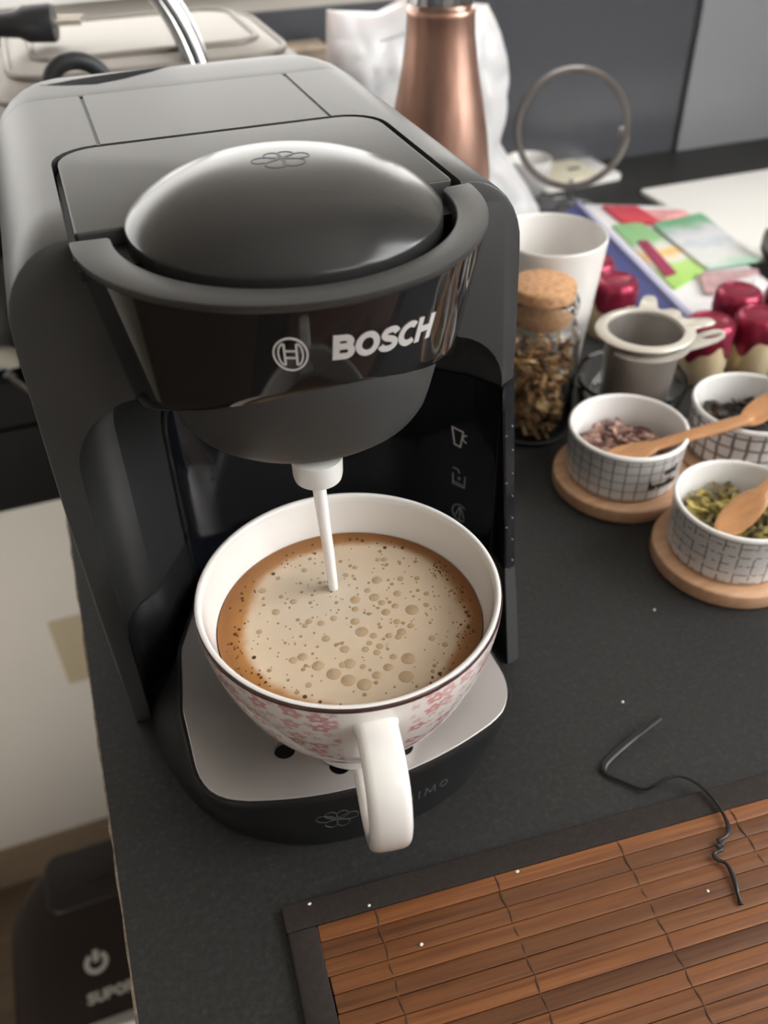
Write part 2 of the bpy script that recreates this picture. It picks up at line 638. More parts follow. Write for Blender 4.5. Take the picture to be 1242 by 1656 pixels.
def smooth_path(pts, sub=6, closed=False):
    P = [Vector(p) for p in pts]
    out = []
    n = len(P)
    rng = n if closed else n - 1
    for i in range(rng):
        if closed:
            p0, p1, p2, p3 = P[(i - 1) % n], P[i], P[(i + 1) % n], P[(i + 2) % n]
        else:
            p0, p1, p2, p3 = P[max(i - 1, 0)], P[i], P[i + 1], P[min(i + 2, n - 1)]
        for s in range(sub):
            t = s / sub
            out.append(0.5 * ((2 * p1) + (p2 - p0) * t + (2 * p0 - 5 * p1 + 4 * p2 - p3) * t * t + (3 * p1 - p0 - 3 * p2 + p3) * t ** 3))
    if not closed:
        out.append(P[-1])
    return [tuple(v) for v in out]


def box(x0, x1, y0, y1, z0, z1, b=0.0):
    if b <= 0:
        V = [(x, y, z) for z in (z0, z1) for x, y in ((x0, y0), (x1, y0), (x1, y1), (x0, y1))]
        F = [(3, 2, 1, 0), (4, 5, 6, 7), (0, 1, 5, 4), (1, 2, 6, 5), (2, 3, 7, 6), (3, 0, 4, 7)]
        return V, F
    return prism(rrect(x0, x1, y0, y1, b * 1.5, 4), z0, z1, b)


def rrect(x0, x1, y0, y1, r, seg=6):
    if not isinstance(r, (tuple, list)):
        r = (r,) * 4
    out = []
    for (cx, cy, a0), q in zip(((x0 + r[0], y0 + r[0], pi), (x1 - r[1], y0 + r[1], 1.5 * pi), (x1 - r[2], y1 - r[2], 0), (x0 + r[3], y1 - r[3], 0.5 * pi)), r):
        for i in range(seg + 1):
            a = a0 + (pi / 2) * i / seg
            out.append((cx + q * cos(a), cy + q * sin(a)))
    return out


def inset(poly, d):
    """offset a counter-clockwise outline inwards by d."""
    n = len(poly)
    out = []
    for i in range(n):
        p0, p1, p2 = Vector(poly[i - 1]), Vector(poly[i]), Vector(poly[(i + 1) % n])
        e1, e2 = (p1 - p0), (p2 - p1)
        if e1.length < 1e-6:
            e1 = e2
        if e2.length < 1e-6:
            e2 = e1
        e1.normalize()
        e2.normalize()
        n1, n2 = Vector((-e1.y, e1.x)), Vector((-e2.y, e2.x))
        m = n1 + n2
        if m.length < 1e-6:
            m = n1
        m.normalize()
        s = max(0.4, m.dot(n1))
        q = p1 + m * d / s
        out.append((q.x, q.y))
    return out


def prism(poly, z0, z1, b=0.0, bot=False, seg=3):
    rings = []
    if b and bot:
        for i in range(seg):
            a = pi / 2 * i / seg
            rings.append([(x, y, z0 + b * (1 - sin(a))) for x, y in inset(poly, b * (1 - cos(a)))][:])
        rings = rings[::-1]
        rings = [[(x, y, z0 + b * (1 - cos(pi / 2 * i / seg))) for x, y in inset(poly, b * (1 - sin(pi / 2 * i / seg)))] for i in range(seg)]
        rings.append([(x, y, z0 + b) for x, y in poly])
    else:
        rings.append([(x, y, z0) for x, y in poly])
    if b:
        rings.append([(x, y, z1 - b) for x, y in poly])
        for i in range(1, seg + 1):
            a = pi / 2 * i / seg
            rings.append([(x, y, z1 - b + b * sin(a)) for x, y in inset(poly, b * (1 - cos(a)))])
    else:
        rings.append([(x, y, z1) for x, y in poly])
    return loft(rings)


def boolean(o, cutters, op='DIFFERENCE', smooth=True, sharp=35):
    for c in cutters:
        m = o.modifiers.new('b', 'BOOLEAN')
        m.operation = op
        m.solver = 'EXACT'
        m.object = c
    dg = bpy.context.evaluated_depsgraph_get()
    me = bpy.data.meshes.new_from_object(o.evaluated_get(dg))
    o.modifiers.clear()
    old = o.data
    o.data = me
    me.name = o.name
    bpy.data.meshes.remove(old)
    for c in cutters:
        cm = c.data
        bpy.data.objects.remove(c)
        bpy.data.meshes.remove(cm)
    finish(me, smooth, sharp)
    return o


def ribbon(pts, wd, mapf, h0, h1, closed=False):
    """a raised stroke along 2D points; mapf(u, v, h) gives the 3D place on the carrying surface."""
    P = [Vector(p) for p in pts]
    n = len(P)
    L, R = [], []
    for i in range(n):
        a = P[(i - 1) % n] if (closed or i > 0) else P[i]
        b = P[(i + 1) % n] if (closed or i < n - 1) else P[i]
        t1 = (P[i] - a)
        t2 = (b - P[i])
        if t1.length < 1e-9:
            t1 = t2
        if t2.length < 1e-9:
            t2 = t1
        t1.normalize()
        t2.normalize()
        n1, n2 = Vector((-t1.y, t1.x)), Vector((-t2.y, t2.x))
        m = (n1 + n2)
        m = m.normalized() if m.length > 1e-6 else n1
        s = max(0.55, m.dot(n1))
        L.append(P[i] + m * wd / 2 / s)
        R.append(P[i] - m * wd / 2 / s)
    rings = []
    for l, r in zip(L, R):
        rings.append([mapf(l.x, l.y, h0), mapf(l.x, l.y, h1), mapf(r.x, r.y, h1), mapf(r.x, r.y, h0)])
    if closed:
        rings.append(rings[0])
    return loft(rings, not closed, not closed)


def arc(cx, cy, rx, ry, a0, a1, n=14):
    return [(cx + rx * cos(radians(a0 + (a1 - a0) * i / n)), cy + ry * sin(radians(a0 + (a1 - a0) * i / n))) for i in range(n + 1)]


def dense(pts, n=6):
    out = []
    for a, b in zip(pts[:-1], pts[1:]):
        for i in range(n):
            t = i / n
            out.append((a[0] + (b[0] - a[0]) * t, a[1] + (b[1] - a[1]) * t))
    return out + [pts[-1]]


def sp2(pts, sub=5):
    return [(x, y) for x, y, _ in smooth_path([(a, b, 0) for a, b in pts], sub)]


# letters: (advance, strokes) in cap heights
GL = {
    'B': (0.80, [dense([(.12, 0), (.12, 1)]), dense([(.12, .88), (.42, .88)], 3) + arc(.42, .705, .20, .175, 80, -80, 8) + dense([(.42, .53), (.12, .53)], 3),
                 dense([(.12, .53), (.46, .53)], 3) + arc(.46, .325, .22, .205, 80, -80, 8) + dense([(.46, .12), (.12, .12)], 3)]),
    'O': (0.92, [('c', arc(.46, .5, .34, .38, 0, 348, 24))]),
    'S': (0.78, [sp2([(.68, .74), (.58, .86), (.39, .885), (.20, .82), (.16, .68), (.28, .56), (.46, .50), (.63, .40), (.65, .25), (.52, .13), (.34, .11), (.17, .16), (.08, .27)])]),
    'C': (0.84, [arc(.48, .5, .36, .38, 48, 312, 22)]),
    'H': (0.84, [dense([(.12, 0), (.12, 1)]), dense([(.70, 0), (.70, 1)]), dense([(.12, .5), (.70, .5)])]),
    'T': (0.82, [dense([(.4, 0), (.4, 1)]), dense([(.05, .95), (.75, .95)])]),
    'A': (0.92, [dense([(.05, 0), (.45, 1), (.85, 0)]), dense([(.2, .34), (.7, .34)])]),
    'I': (0.34, [dense([(.15, 0), (.15, 1)])]),
    'M': (1.1, [dense([(.08, 0), (.16, 1), (.53, .2), (.90, 1), (.98, 0)])]),
    'U': (0.84, [dense([(.12, 1), (.12, .4)], 4) + arc(.42, .38, .30, .28, 180, 360, 10) + dense([(.72, .4), (.72, 1)], 4)]),
    'P': (0.78, [dense([(.12, 0), (.12, 1)]), dense([(.12, .9), (.42, .9)], 3) + arc(.42, .67, .24, .23, 80, -80, 8) + dense([(.42, .44), (.12, .44)], 3)]),
    'R': (0.80, [dense([(.12, 0), (.12, 1)]), dense([(.12, .9), (.42, .9)], 3) + arc(.42, .69, .24, .21, 80, -80, 8) + dense([(.42, .48), (.12, .48)], 3), dense([(.38, .48), (.7, 0)])]),
    'a': (0.6, [('c', arc(.27, .27, .19, .22, 0, 345, 14)), dense([(.48, .52), (.48, .04)])]),
    'n': (0.6, [dense([(.1, 0), (.1, .5)]), arc(.29, .28, .19, .22, 170, 0, 8) + [(.48, 0)]]),
    'd': (0.62, [('c', arc(.27, .27, .19, .22, 0, 345, 14)), dense([(.48, .98), (.48, .04)])]),
    'r': (0.42, [dense([(.1, 0), (.1, .5)]), arc(.29, .28, .19, .22, 170, 50, 6)]),
    'e': (0.58, [arc(.29, .27, .20, .23, 0, 315, 14), dense([(.1, .27), (.49, .27)])]),
    't': (0.42, [dense([(.2, .8), (.2, .05)]), dense([(.03, .52), (.38, .52)])]),
    'h': (0.6, [dense([(.1, 0), (.1, 1)]), arc(.29, .28, .19, .22, 170, 0, 8) + [(.48, 0)]]),
    'b': (0.6, [dense([(.1, 0), (.1, 1)]), ('c', arc(.3, .27, .19, .22, 0, 345, 14))]),
}


def word(text, cap, wd, mapf, h0, h1, x0=0.0, y0=0.0, gap=0.0):
    geos = []
    x = x0
    for ch in text:
        adv, strokes = GL[ch]
        for s in strokes:
            cl = isinstance(s, tuple)
            pts = [(x + a * cap, y0 + b * cap) for a, b in (s[1] if cl else s)]
            geos.append(ribbon(pts, wd * cap, mapf, h0, h1, cl))
        x += (adv + gap) * cap
    return join(*geos), x - x0


def word_width(text, cap, gap=0.0):
    return sum(GL[c][0] + gap for c in text) * cap


# ================================================================== STRUCTURE
FZ = -965
YW = 590
struct(obj('floor', *box(-1600, 1200, -1800, YW, FZ - 30, FZ), M['floor_wood'], smooth=False))
struct(obj('ceiling', *box(-1600, 1200, -1800, YW, 1600, 1630), M['wall'], smooth=False))
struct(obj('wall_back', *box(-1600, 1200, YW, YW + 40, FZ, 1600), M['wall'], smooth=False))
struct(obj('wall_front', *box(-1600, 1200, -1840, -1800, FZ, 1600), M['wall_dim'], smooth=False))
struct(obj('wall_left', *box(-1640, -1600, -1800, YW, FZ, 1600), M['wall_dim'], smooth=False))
WY0, WY1, WZ0, WZ1 = -1200, 40, 240, 1370
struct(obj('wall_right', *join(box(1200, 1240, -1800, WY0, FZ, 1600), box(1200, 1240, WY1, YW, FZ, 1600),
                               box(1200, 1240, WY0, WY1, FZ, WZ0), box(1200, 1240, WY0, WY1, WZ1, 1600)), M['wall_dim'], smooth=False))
win = struct(obj('window_1', *join(box(1190, 1235, WY0, WY0 + 45, WZ0, WZ1), box(1190, 1235, WY1 - 45, WY1, WZ0, WZ1),
                                   box(1190, 1235, WY0 + 45, WY1 - 45, WZ0, WZ0 + 45), box(1190, 1235, WY0 + 45, WY1 - 45, WZ1 - 45, WZ1)),
                 M['white_board'], smooth=False))
obj('pane', *box(1212, 1216, WY0 + 45, WY1 - 45, WZ0 + 45, WZ1 - 45), M['glass'], parent=win, smooth=False)
fill_frame = struct(obj('fill_frame_back', *join(box(-720, -690, YW - 30, YW, 194, 446), box(490, 520, YW - 30, YW, 194, 446), box(-690, 490, YW - 30, YW, 194, 203), box(-690, 490, YW - 30, YW, 417, 446)),
                    M['white_board'], smooth=False))  # unseen frame added round the back light panel, wall behind is closed
bb = struct(obj('baseboard_back', *box(-1600, 1200, YW - 14, YW, FZ, FZ + 75, 0), M['skirting'], smooth=False))
struct(obj('trim_1', *box(-420, 586, YW - 8, YW, -8, 171, 0), M['tile_dark'], smooth=False))
struct(obj('trim_2', *box(587, 1200, YW - 14, YW, -8, 330, 0), M['tile_light'], smooth=False))
tag(obj('tape_patch', *box(-203, -140, YW - 1.2, YW - 0.2, -585, -470, 0), mat('tan_tape', (0.50, 0.42, 0.28), 0.6), smooth=False), 'tan square patch stuck on the pale wall left of the worktop', 'tape')

# worktop (rests on a carcass hidden under it)
wt = thing('worktop', 'dark charcoal speckled laminate worktop carrying the coffee machine', 'worktop', (0, 0, -36))
obj('slab', *box(-103.4, 1190, -620, 580, 0, 36, 0), M['counter'], parent=wt, smooth=False)
ev = []
er = []
NY = 160
for i in range(NY + 1):
    y = -620 + 1200 * i / NY
    j = random.uniform(-.45, .45)
    er.append([(-104.6 + j * .8, y, 0), (-103.4, y, 0), (-103.4, y, 36.0), (-104.2 + j * .8, y, 35.6 + random.uniform(-.3, .1))])
obj('edge_strip', *loft(er), M['edge_tan'], parent=wt, smooth=False, label='pale chipped edge strip')
obj('carcass', *box(-60, 1150, -560, 570, FZ + 36, 0, 0), M['black_unit'], parent=wt, smooth=False)

# ================================================================== COFFEE MACHINE
cm = thing('coffee_machine', 'dark grey capsule coffee machine with black glossy brew head, pouring into the cup', 'coffee machine', (0, 0, 0))


def housing_section(y, ins=0.0, hw=1.0, ztop=223.0):
    pts = []
    # bottom left, up the left side, over the top, down the right side
    left = [(-86.3, 0), (-87.2, 30), (-88, 70), (-88.6, 120), (-88.4, 160), (-88, 195)]
    pts += left
    for i in range(1, 9):
        a = pi - (pi / 2) * i / 8
        pts.append((-64 + 24 * cos(a), 195 + 28 * sin(a)))
    for i in range(0, 9):
        a = (pi / 2) - (pi / 2) * i / 8
        pts.append((66 + 23 * cos(a), 196 + 27 * sin(a)))
    pts += [(90.5, 160), (91, 130), (91, 70), (91, 30), (91, 0)]
    q = inset(pts[::-1], ins)[::-1] if ins else pts
    out = []
    for x, z in q:
        if z > 190:
            z = 190 + (z - 190) * (ztop - 190) / 33.0
        out.append((x * hw, y, max(z, 0)))
    return out


hs = []
for y, ins in ((0, 1.0), (0.3, 0.35), (1.0, 0.0), (30, 0), (80, 0), (120, 0), (162.0, 0), (162.5, 0.35)):
    hs.append(housing_section(y, ins))
housing = obj('housing', *loft(hs), M['grey_plastic'], parent=cm, sharp=28)

# recess for the drinks: a plan outline that narrows towards its top
ALC_L = [(-79.6, -40), (-79.6, 0), (-79.5, 6), (-78.6, 12.5), (-76, 18.5), (-72, 23.2), (-67.5, 26.2), (-64.5, 27.6), (-64.2, 28.1), (-58.0, 37.6), (-52, 46.8), (-46.5, 55.2), (-46.2, 55.7)]
ALC_B = [(-44, 60), (-38, 64.5), (-25, 67), (0, 68), (25, 67), (42, 64), (53, 58), (59, 52)]
ALC_R = [(62, 48), (66.25, 40.5), (70.5, 33), (74.75, 25.5), (79, 18), (82.5, 9), (85.6, 0), (86.4, -20), (86.4, -40)]
ALC = ALC_L + ALC_B + ALC_R


def alc_ring(z, d):
    out = []
    for i, (x, y) in enumerate(ALC):
        f = max(-1.0, min(1.0, x / 70.0))
        out.append((x - f * d, y - (d * 0.7 if y > 10 else 0), z))
    return out


rings = [alc_ring(-5, 0), alc_ring(138, 0)]
for i in range(1, 9):
    a = pi / 2 * i / 8 * 0.97
    rings.append(alc_ring(138 + 27 * sin(a), 26 * (1 - cos(a))))
cut = obj('cut_alcove', *loft(rings), M['grey_plastic'])
cut2 = obj('cut_lid', *prism(rrect(-64.2, 64.2, -20, 89.0, (1, 1, 17, 17)), 216, 240), M['grey_plastic'])
cut3 = obj('cut_groove_a', *box(-46.4, -45.0, 88.5, 159.5, 221.4, 240), M['grey_plastic'])
cut4 = obj('cut_groove_b', *box(45.0, 46.4, 88.5, 159.5, 221.4, 240), M['grey_plastic'])
housing.data.materials.append(M['groove'])
boolean(housing, [cut, cut2, cut3, cut4], sharp=28)
# dark seams at the bottom of the grooves
obj('recess_floor', *prism(rrect(-63.6, 63.9, -14, 88.7, (1, 1, 16.7, 16.7)), 215.0, 218.2), M['groove'], parent=cm)
for gx in (-45.7, 45.7):
    obj('groove_line', *box(gx - .65, gx + .65, 89.2, 159, 221.2, 222.6), M['groove'], parent=cm, smooth=False)
    obj('groove_end', *lathe([(0, 221.4), (1.2, 221.4), (1.2, 223.1), (0, 223.1)], 12, (gx, 160.5)), M['groove'], parent=cm)

# water tank at the back
tk = []
for i in range(15):
    t = i / 14
    y = 163.1 + 54.5 * t
    hwf = 0.998 * max(0.02, (1 - (t * 0.985) ** 3.0)) ** 0.42
    tk.append(housing_section(y, 0.2 if i == 0 else 0.0, hwf, 223.0 - 9 * t ** 6))
tank = obj('water_tank', *loft(tk), M['grey_plastic'], parent=cm, sharp=30)
lens = [(-60, 186), (-50, 181), (-37, 178.0), (-24, 182.5), (-10, 191), (2, 203.5), (-14, 200.5), (-30, 196.5), (-46, 191.8)]
cutl = obj('cut_handle', *prism(lens, 205, 240), M['grey_plastic'])
boolean(tank, [cutl], sharp=30)
obj('handle_lip', *tube(smooth_path([(-61, 187, 222.4), (-49, 182.4, 222.0), (-37, 179.3, 221.7), (-24, 183.8, 221.6), (-10, 192.2, 221.4), (2, 204, 221.2)], 5), (0.9, 0.7), 8),
    M['satin_grey'], parent=tank)

# lid with the dome
lid = obj('lid', *prism(rrect(-62.2, 62.2, 2.6, 86.3, (1.5, 1.5, 15.4, 15.4)), 216.5, 223.2, 0.8), M['satin_grey'], parent=cm, sharp=40)


def dome_z(r):
    return 223 + 1.0 + 15.2 * max(0.0, 1 - (r / 49.8) ** 2.7) ** 0.86


DC = (2.0, -4.0)
prof = [(0, dome_z(0))] + [(r, dome_z(r)) for r in [4, 8, 12, 16, 20, 24, 28, 32, 36, 39.5, 42.5, 45, 47, 48.4, 49.3, 49.75]] + [(50.0, 223.2), (50.0, 217), (0, 217)]
dome = obj('dome', *lathe(prof, 96, DC), M['dome'], parent=lid, sharp=50)


def dome_map(u, v, h):
    return (DC[0] + u, DC[1] + v, dome_z(hypot(u, v)) + h)


fl = []
for a, ln, wd in ((8, 8.6, 3.4), (62, 6.4, 3.2), (120, 6.6, 3.2), (176, 9.0, 3.4), (-122, 8.0, 4.4), (-58, 8.0, 4.6)):
    ca, sa = cos(radians(a)), sin(radians(a))
    pts = []
    for i in range(26):
        t = 2 * pi * i / 26
        lx = ln * 0.5 * (1 - cos(t)) * 1.0 + 0.3
        ly = wd * sin(t) * (0.35 + 0.65 * sin(t / 2) ** 2)
        pts.append((lx * ca - ly * sa + 0.6, (lx * sa + ly * ca) * 1.0 + 1.0))
    fl.append(ribbon(pts, 0.5, dome_map, -0.05, 0.10, True))
obj('flower_logo', *join(*fl), M['ink'], parent=dome, smooth=False, label='engraved five-petal flower emblem')

# brew head: ring on top, glossy band, bowl-shaped spout
HC = (1.0, -3.0)


def head(phi, z, h=0.0):
    a = 56 + (z - 165) * .16
    b = 47.5 + (z - 165) * .3
    s, c = sin(phi), cos(phi)
    rho = 1 / sqrt((s / a) ** 2 + (c / b) ** 2) + h
    return (HC[0] + rho * s, HC[1] - rho * c, z)


ring_rows = []
NPH = 72
for i in range(NPH + 1):
    ph = radians(-90 + 180 * i / NPH)
    s, c = sin(ph), cos(ph)
    inner = lambda r, z: (DC[0] + r * s, DC[1] - r * c + 0.2, z)
    o1, o2, o3 = head(ph, 221.6, 0.3), head(ph, 222.8, 0.1), head(ph, 223, -0.6)
    o0 = head(ph, 220.3, 0.0)
    ring_rows.append([inner(54.0, 214), inner(54.0, 221.6), inner(54.4, 222.7), inner(55.3, 223.2), (o3[0], o3[1], 223.2), (o2[0], o2[1], 222.8), (o1[0], o1[1], 221.6), (o0[0], o0[1], 220.2)])
obj('head_ring', *loft(ring_rows), M['satin_grey'], parent=cm, sharp=45)


def z_low(ph):
    z = 170.0
    for _ in range(25):
        z = 163 - 0.43 * head(ph, z)[1]
    return z


rows = []
for i in range(NPH + 1):
    ph = radians(-92.5 + 185 * i / NPH)
    zl = z_low(ph) + 9 * max(0.0, (abs(ph) - radians(80)) / radians(12.5)) ** 2.5
    row = [head(ph, 221.0, -3), head(ph, 221.3, 0.0)]
    for j in range(1, 13):
        row.append(head(ph, 221.0 + (zl + 1.2 - 221.0) * j / 12))
    p = head(ph, zl, -0.7)
    row.append(p)
    p = head(ph, zl, -9)
    row.append((p[0], p[1], zl + 0.3))
    rows.append(row)
band = obj('head_band', *loft(rows, closed=False, cap0=False, cap1=False), M['piano'], parent=cm, sharp=40)
bowl_prof = [(0, 157.2), (34, 157.2), (37.5, 157.6), (40.3, 158.6), (42.6, 160.4), (44.3, 163), (45.6, 167), (47.2, 173), (49, 180), (50, 186), (50, 200), (0, 200)]
V, F = lathe(bowl_prof, 72)
V = [(x + 1, y - 10 + (z - 160) * 0.06, z) for x, y, z in V]
obj('spout_cover', V, F, M['satin_grey'], parent=cm, sharp=40)
noz = obj('nozzle', *lathe([(0, 148.4), (3.2, 148.4), (3.2, 150.5), (3.4, 148.2), (6.6, 148.0), (7.9, 148.9), (8.3, 150.6), (8.5, 157.4), (0, 157.4)], 40, (-4.2, -44.5)), M['white_plastic'], parent=cm)


# badge and brand lettering on the band
def band_map(u, v, h):
    ph = radians(-2.6 + u / 33.0 * 33.1)
    return head(ph, 201.3 - 3.4 * u / 33.0 + v, h)


tw = word_width('BOSCH', 9.0, 0.0)


def band_map_w(u, v, h):
    return band_map(u * 33.0 / (tw - 0.8), v, h)


g, _ = word('BOSCH', 9.0, 0.50, band_map_w, -0.2, 0.10)
obj('name_backing', *g, M['piano'], parent=band, smooth=False)
g, _ = word('BOSCH', 9.0, 0.235, band_map_w, 0.0, 0.35)
obj('brand_name', *g, M['logo'], parent=band, smooth=False, label='raised silver BOSCH lettering')


def badge_map(u, v, h):
    return head(radians(-13.9 + u * 0.94), 205.3 + v - 0.11 * u, h)


bd = [ribbon(arc(0, 0, 4.75, 5.9, 0, 354, 48), 0.55, badge_map, -0.1, 0.3, True)]
for sgn in (-1, 1):
    bd.append(ribbon([(sgn * 1.7, -3.9), (sgn * 1.7, 3.9)], 0.62, badge_map, -0.1, 0.3))
    bd.append(ribbon([(sgn * 1.7 + sgn * (1.75 * cos(radians(a))), 4.0 * sin(radians(a))) for a in range(-84, 85, 12)], 0.5, badge_map, -0.1, 0.3))
    bd.append(ribbon(dense([(-1.7, sgn * 1.25), (1.7, sgn * 1.25)], 4), 0.55, badge_map, -0.1, 0.3))
obj('badge', *join(*bd), M['icon'], parent=band, smooth=False, label='round silver anchor emblem')

# glossy panel at the back and right of the recess, with three symbols
PC = [(-44.6, 56.6), (-42.5, 59.4), (-37, 63.2)] + [(-25, 65.6), (-10, 66.4), (0, 66.6), (12, 66.4), (25, 65.6), (41, 62.6), (52, 56.8), (57.8, 51.2)] + \
     [(60.9, 47.3), (65.1, 39.9), (69.4, 32.4), (73.6, 24.9), (77.9, 17.4), (81.4, 8.6), (84.4, 0.2), (84.7, -1.4)]
rows = []
tot = 0
for i, (x, y) in enumerate(PC):
    if i:
        tot += hypot(x - PC[i - 1][0], y - PC[i - 1][1])
    zt = 127.5 - 9 * max(0, 1 - tot / 9.0) ** 2.2
    if x > 60:
        zt = 127.5 + (x - 60) * 0.42
    rows.append([(x, y, 8), (x, y, zt - 0.8), (x * 0.995 + 0.2, y + 0.5, zt), (x * 0.995 + 0.4, y + 1.2, zt), (x * 0.995 + 0.4, y + 1.2, 8)])
panel = obj('control_panel', *loft(rows), M['panel'], parent=cm, sharp=30)
# rounded seal along the panel's left edge
obj('panel_seal', *tube(smooth_path([(-45.2, 56.2, 20), (-45.2, 56.2, 60), (-45.2, 56.4, 105), (-44.8, 56.8, 115), (-42.6, 58.8, 122.5), (-38.5, 62.0, 126.8), (-31, 64.6, 128.2), (-15, 66, 128.4), (0, 66.6, 128.4), (25, 65.4, 128.4), (50, 57.8, 128.4)], 6), (1.5, 1.5), 10),
    M['black'], parent=cm)
DV = Vector((17, -30, 0)).normalized()
NV = Vector((-30, -17, 0)).normalized()


def panel_map(ax, ay, az):
    def f(u, v, h):
        p = Vector((ax, ay, az)) + DV * u + NV * (h + 1.62)
        return (p.x, p.y, p.z + v)
    return f


m1 = panel_map(78.0, 20.2, 102.6)
ic = [ribbon([(-3.8, 4.3), (2.2, 4.0), (1.0, -4.4), (-2.2, -4.2)], 0.75, m1, 0, 0.12, True), ribbon(arc(3.9, 0.9, 1.7, 1.8, 0, 350, 18), 0.7, m1, 0, 0.12, True)]
obj('cup_symbol', *join(*ic), M['icon'], parent=panel, smooth=False)
m2 = panel_map(78.3, 19.4, 81.0)
ic = [ribbon(dense([(-3.2, 1.6), (-3.0, -4.2), (3.4, -4.2), (3.6, 2.2)], 4), 0.7, m2, 0, 0.12), ribbon(dense([(-3.4, 4.6), (-0.4, 4.6), (0.4, 2.6)], 4), 0.7, m2, 0, 0.12),
      ribbon(arc(0.3, -0.2, 0.5, 0.7, 0, 345, 10), 0.5, m2, 0, 0.12, True), ribbon(dense([(-2.4, -2.9), (2.8, -2.9)], 4), 0.4, m2, 0, 0.12)]
obj('descale_symbol', *join(*ic), M['icon_dim'], parent=panel, smooth=False)
m3 = panel_map(79.1, 18.0, 61.2)
ic = [ribbon(arc(0, 0, 4.3, 4.7, 0, 352, 30), 0.5, m3, 0, 0.12, True), ribbon([(0, 3.6), (0, -4)], 0.5, m3, 0, 0.12), ribbon([(-0.4, 3.4), (-2.6, -2.6)], 0.5, m3, 0, 0.12), ribbon([(0.4, 3.4), (2.6, -2.6)], 0.5, m3, 0, 0.12)]
obj('calc_symbol', *join(*ic), M['icon_dim'], parent=panel, smooth=False)

# glossy strip down the right edge with chrome glints of tactile dots, and the foot under it
rows = []
for z, xi, xo, yf in ((49, 86.7, 91.6, -14.5), (50, 86.5, 92.2, -15), (70, 86.4, 92.2, -11.8), (90, 86.2, 92.1, -8.6), (110, 86.0, 92.0, -5.4), (136, 85.6, 91.9, -1.4), (140.5, 85.9, 91.6, -0.6)):
    rows.append([(xi, yf + 0.8, z - (2.0 if z > 100 and z > 136 else 0)), (xi + 0.8, yf, z - (1.5 if z > 136 else 0)), (xo - 0.8, yf + 1.0, z + (1.2 if z > 136 else 0)), (xo, yf + 2.4, z + (1.4 if z > 136 else 0)), (xo, 6, z), (xi, 6, z)])
obj('edge_strip', *loft(rows), M['panel'], parent=cm, sharp=30, label='glossy black strip down the right edge')
rows = [[(xi, yf, z), (xo, yf + 1.6, z), (xo, 8, z), (xi, 8, z)] for z, xi, xo, yf in ((0, 85.2, 91.6, -28), (25, 85.8, 92.0, -21.5), (48.6, 86.6, 92.2, -14.6))]
obj('side_foot', *loft(rows), M['grey_plastic'], parent=cm)
dots = []
for i in range(7):
    t = i / 6
    z = 120 - 66 * t
    dots.append(shift(lathe([(0, 0.45), (0.35, 0.3), (0.5, 0), (0.35, -0.3), (0, -0.45)], 8), 90.0, -1.3 - (136 - z) * 0.16 + 0.3, z))
    if i % 2 == 0:
        dots.append(shift(lathe([(0, 0.6), (0.5, 0.4), (0.7, 0), (0.5, -0.4), (0, -0.6)], 8), 87.1, -1.6 - (136 - z) * 0.16, z - 4))
obj('tactile_dot_glints', *join(*dots), M['chrome'], parent=cm, kind='stuff')  # chrome beads stand for the highlights on the embossed dots

# drip tray
def ray_outline(poly, c, a):
    dx, dy = sin(a), -cos(a)
    best = 0
    n = len(poly)
    for i in range(n):
        (x1, y1), (x2, y2) = poly[i], poly[(i + 1) % n]
        ex, ey = x2 - x1, y2 - y1
        den = dx * ey - dy * ex
        if abs(den) < 1e-9:
            continue
        t = ((x1 - c[0]) * ey - (y1 - c[1]) * ex) / den
        s = ((x1 - c[0]) * dy - (y1 - c[1]) * dx) / den
        if -1e-6 <= s <= 1 + 1e-6 and t > best:
            best = t
    return best


def sup(a, b, cy, e, n=60):
    out = []
    for i in range(n):
        t = 2 * pi * i / n
        out.append((a * abs(cos(t)) ** (2 / e) * (1 if cos(t) >= 0 else -1), cy + b * abs(sin(t)) ** (2 / e) * (1 if sin(t) >= 0 else -1)))
    return out


PLATE = []
front = []
for i in range(21):
    x = -50 + 100 * i / 20
    front.append((x, -89.0 + 9.2 * (x / 50) ** 2))
cl = smooth_path([(-50, -79.8, 0), (-57, -76.2, 0), (-62.5, -70.5, 0), (-65.2, -62, 0), (-65.5, -50, 0)], 4)[1:]
cr = smooth_path([(65.8, -50, 0), (65.6, -60, 0), (63.0, -68.5, 0), (57.5, -75.8, 0), (50, -79.8, 0)], 4)[:-1]
PLATE = [(x, y) for x, y, _ in cr[::-1]][::-1]
PLATE = front + [(x, y) for x, y, _ in cr[::-1]] + [(66, -30), (65, 5), (52, 40), (40, 52), (-34, 52), (-44, 40), (-60, 5), (-65.5, -30)] + [(x, y) for x, y, _ in cl[::-1]]
BOT = []
for i in range(41):
    t = pi + pi * i / 40
    BOT.append((79.5 * abs(cos(t)) ** (2 / 2.35) * (1 if cos(t) >= 0 else -1), 4 - 93 * abs(sin(t)) ** (2 / 2.35)))
BOT += [(76, 15), (56, 44), (42, 56), (-38, 56), (-48, 46), (-66, 18), (-76.5, 8)]
TCN = (0.0, -25.0)
NA = 120
top_r = [ray_outline(inset(PLATE, -1.6), TCN, 2 * pi * i / NA) for i in range(NA)]
bot_r = [ray_outline(BOT, TCN, 2 * pi * i / NA) for i in range(NA)]


def lerp_r(a, z):
    t = (a / (2 * pi) * NA) % NA
    i = int(t)
    f = t - i
    rt = top_r[i % NA] * (1 - f) + top_r[(i + 1) % NA] * f
    rb = bot_r[i % NA] * (1 - f) + bot_r[(i + 1) % NA] * f
    k = max(0, min(1, z / 34.0))
    k = k * k * (3 - 2 * k) * 0.6 + 0.4 * k
    return rb * (1 - k) + rt * k


